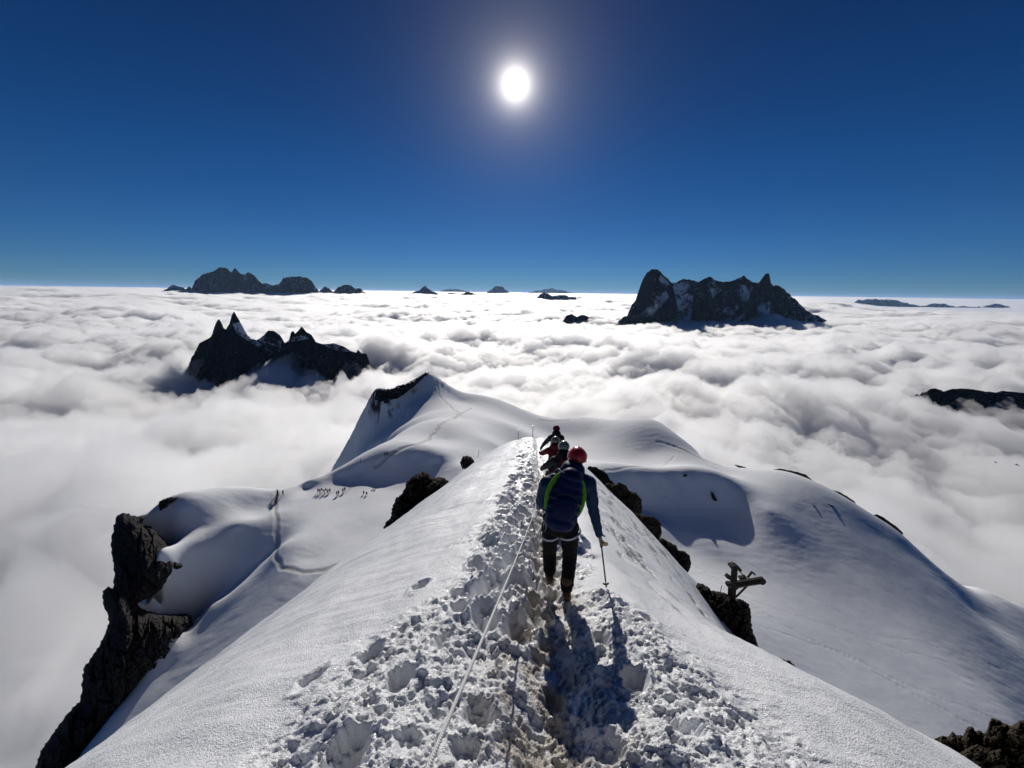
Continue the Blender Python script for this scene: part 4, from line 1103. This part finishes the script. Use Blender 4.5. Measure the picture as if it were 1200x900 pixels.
bmesh.ops.create_cone(bm, cap_ends=True, segments=18, radius1=4.2 * s_, radius2=4.2 * s_, depth=0.14, matrix=Matrix.Translation(c) @ Matrix.Rotation(PI / 2, 4, 'X'))
me = bpy.data.meshes.new('pulley'); bm.to_mesh(me); bm.free(); me.materials.append(M_rust); link('pulley', me, arm)
part('strut', [(862, 700, 876, 686, 1.6 * s_, 0.06)], M_rust)
part('strut', [(858, 694, 866, 687.5, 1.5 * s_, 0.06)], M_rust)
part('tie_rod', [(864.5, 667, 872, 675, 1.2 * s_, 0.04)], M_rust)
part('hook', [(876, 677, 881, 670.5, 1.8 * s_, 0.06), (880.5, 670, 885, 673.5, 1.8 * s_, 0.06)], M_rust, arm)
part('rod', [(843.5, 696, 846, 686, 0.7 * s_, 0.02)], M_rust)

# ------------------------------------------------------------------ tiny climbers far below
M_tiny = [simple('far_clothes_dark', (0.02, 0.02, 0.025), 0.8), simple('far_clothes_blue', (0.02, 0.04, 0.08), 0.8), simple('far_clothes_red', (0.12, 0.02, 0.02), 0.8)]
def tiny(px, py, k, label, group, h=1.75, y0=60, y1=420, lean=0.1):
    v = on_terrain(px, py, y0, y1); rs_ = random.Random(k)
    def f(bm):
        s = h / 1.75; st = rs_.uniform(.1, .25); a = rs_.uniform(-1, 1)
        dx_, dy_ = math.cos(a) * st, math.sin(a) * st
        hp_ = Vector((0, 0, .9 * s)); nk = Vector((lean * .5, 0, 1.42 * s))
        capsule(bm, hp_, nk, .17, .19, 10); capsule(bm, nk, nk + Vector((.04, 0, .2)), .08, .08, 8)
        ellipsoid(bm, nk + Vector((.04, 0, .25)), (.115, .13, .14))
        for q in (-1, 1):
            capsule(bm, hp_ + Vector((.08 * q, 0, 0)), Vector((q * .06 + dx_ * q, dy_ * q, .05)), .12, .075, 8)
            sh = nk + Vector((.19 * q, 0, -.02)); el = sh + Vector((.09 * q, .05, -.28)); capsule(bm, sh, el, .075, .06, 8); capsule(bm, el, el + Vector((-.02 * q, .14, -.2)), .06, .045, 8)
        ellipsoid(bm, (lean * .3, -.2, 1.2 * s), (.17, .15, .28))
    o = fused('person', f, 0.05, M_tiny[k % 3], None, 2)
    o.location = v; o.rotation_euler = (0, 0, rs_.uniform(-2, 2))
    tag(o, label, 'person', group)
ORD = ['first', 'second', 'third', 'fourth', 'fifth', 'sixth', 'seventh']
g1_ = 'climbers huddled in the basin below the shadowed bank'
for k, (x, y) in enumerate([(373.0, 577.5), (375.2, 578), (377.6, 577), (380, 578.3), (382.2, 577.2), (384.3, 578.6), (386.6, 577.5)]):
    tiny(x, y, k, f'{ORD[k]} from the left of seven tiny climbers huddled below the shadowed bank', g1_, y1=160)
for k, (x, y) in enumerate([(395.0, 581), (397, 580), (402, 577.4), (404.2, 576)]):
    tiny(x, y, k + 3, f'{ORD[k]} from the left of four tiny climbers just right of the huddle', g1_, y1=160)
for k, (x, y) in enumerate([(426.2, 579), (429.6, 580)]):
    tiny(x, y, k + 5, f'{["left", "right"][k]} one of two tiny climbers sitting apart at the right of the basin', g1_, 1.2, y1=160)
for k, (x, y) in enumerate([(451.2, 535.5), (453.8, 534.2)]):
    tiny(x, y, k + 2, f'{["left", "right"][k]} one of two tiny climbers walking on the rim of the snow dome', 'climbers on the dome track', 1.75, 120, 200)
g2_ = 'climbers queueing where the track leaves the left shoulder'
for k, (x, y) in enumerate([(325.5, 579), (325.8, 581.5), (325.4, 584), (324.8, 586.5), (324, 589), (323, 592)]):
    tiny(x, y, k, f'{ORD[k]} from the top of six tiny climbers filing along the left shoulder track', g2_, 1.75, 90, 150)
tiny(331.8, 580, 1, 'lone tiny climber just right of the single file', g2_, 1.75, 90, 150)
# two birds gliding over the cloud on the right
M_bird = simple('black_feathers', (0.015, 0.015, 0.018), 0.6)
for (px, py, s, lab) in ((1167, 542, 0.45, 'left of two small black birds gliding over the cloud on the right'), (1192, 545, 0.6, 'right of two small black birds gliding over the cloud on the right')):
    def f(bm, s=s):
        ellipsoid(bm, (0, 0, 0), (.10 * s, .30 * s, .09 * s)); ellipsoid(bm, (0, .30 * s, .04 * s), (.06 * s, .09 * s, .06 * s)); ellipsoid(bm, (0, -.38 * s, 0), (.10 * s, .18 * s, .02 * s))
        capsule(bm, (0, .36 * s, .03 * s), (0, .46 * s, .02 * s), .02 * s, .008 * s, 6)
        for q in (-1, 1): ellipsoid(bm, (.36 * s * q, .03 * s, .07 * s), (.34 * s, .13 * s, .022 * s), Matrix.Rotation(-0.2 * q, 3, 'Y'))
    o = fused('bird', f, 0.02 * s, M_bird, None, 2); o.location = P(px, py, 55); o.rotation_euler = (0, 0, 0.8)
    tag(o, lab, 'bird', 'birds over the cloud')
# ------------------------------------------------------------------ haze: even thin air round everything
k = N('haze')
v = k.n('ShaderNodeVolumePrincipled', {'Color': (0.40, 0.64, 1.0, 1), 'Density': 6e-6, 'Anisotropy': 0.2})
k.t.links.new(v.outputs[0], k.out.inputs['Volume'])
bm = bmesh.new(); bmesh.ops.create_cube(bm, size=1)
bmesh.ops.scale(bm, verts=bm.verts, vec=(500000, 500000, 2600)); bmesh.ops.translate(bm, verts=bm.verts, vec=(0, 0, 700 - 1300))
me = bpy.data.meshes.new('haze'); bm.to_mesh(me); bm.free(); me.materials.append(k.m)
tag(link('haze', me), kind='stuff')
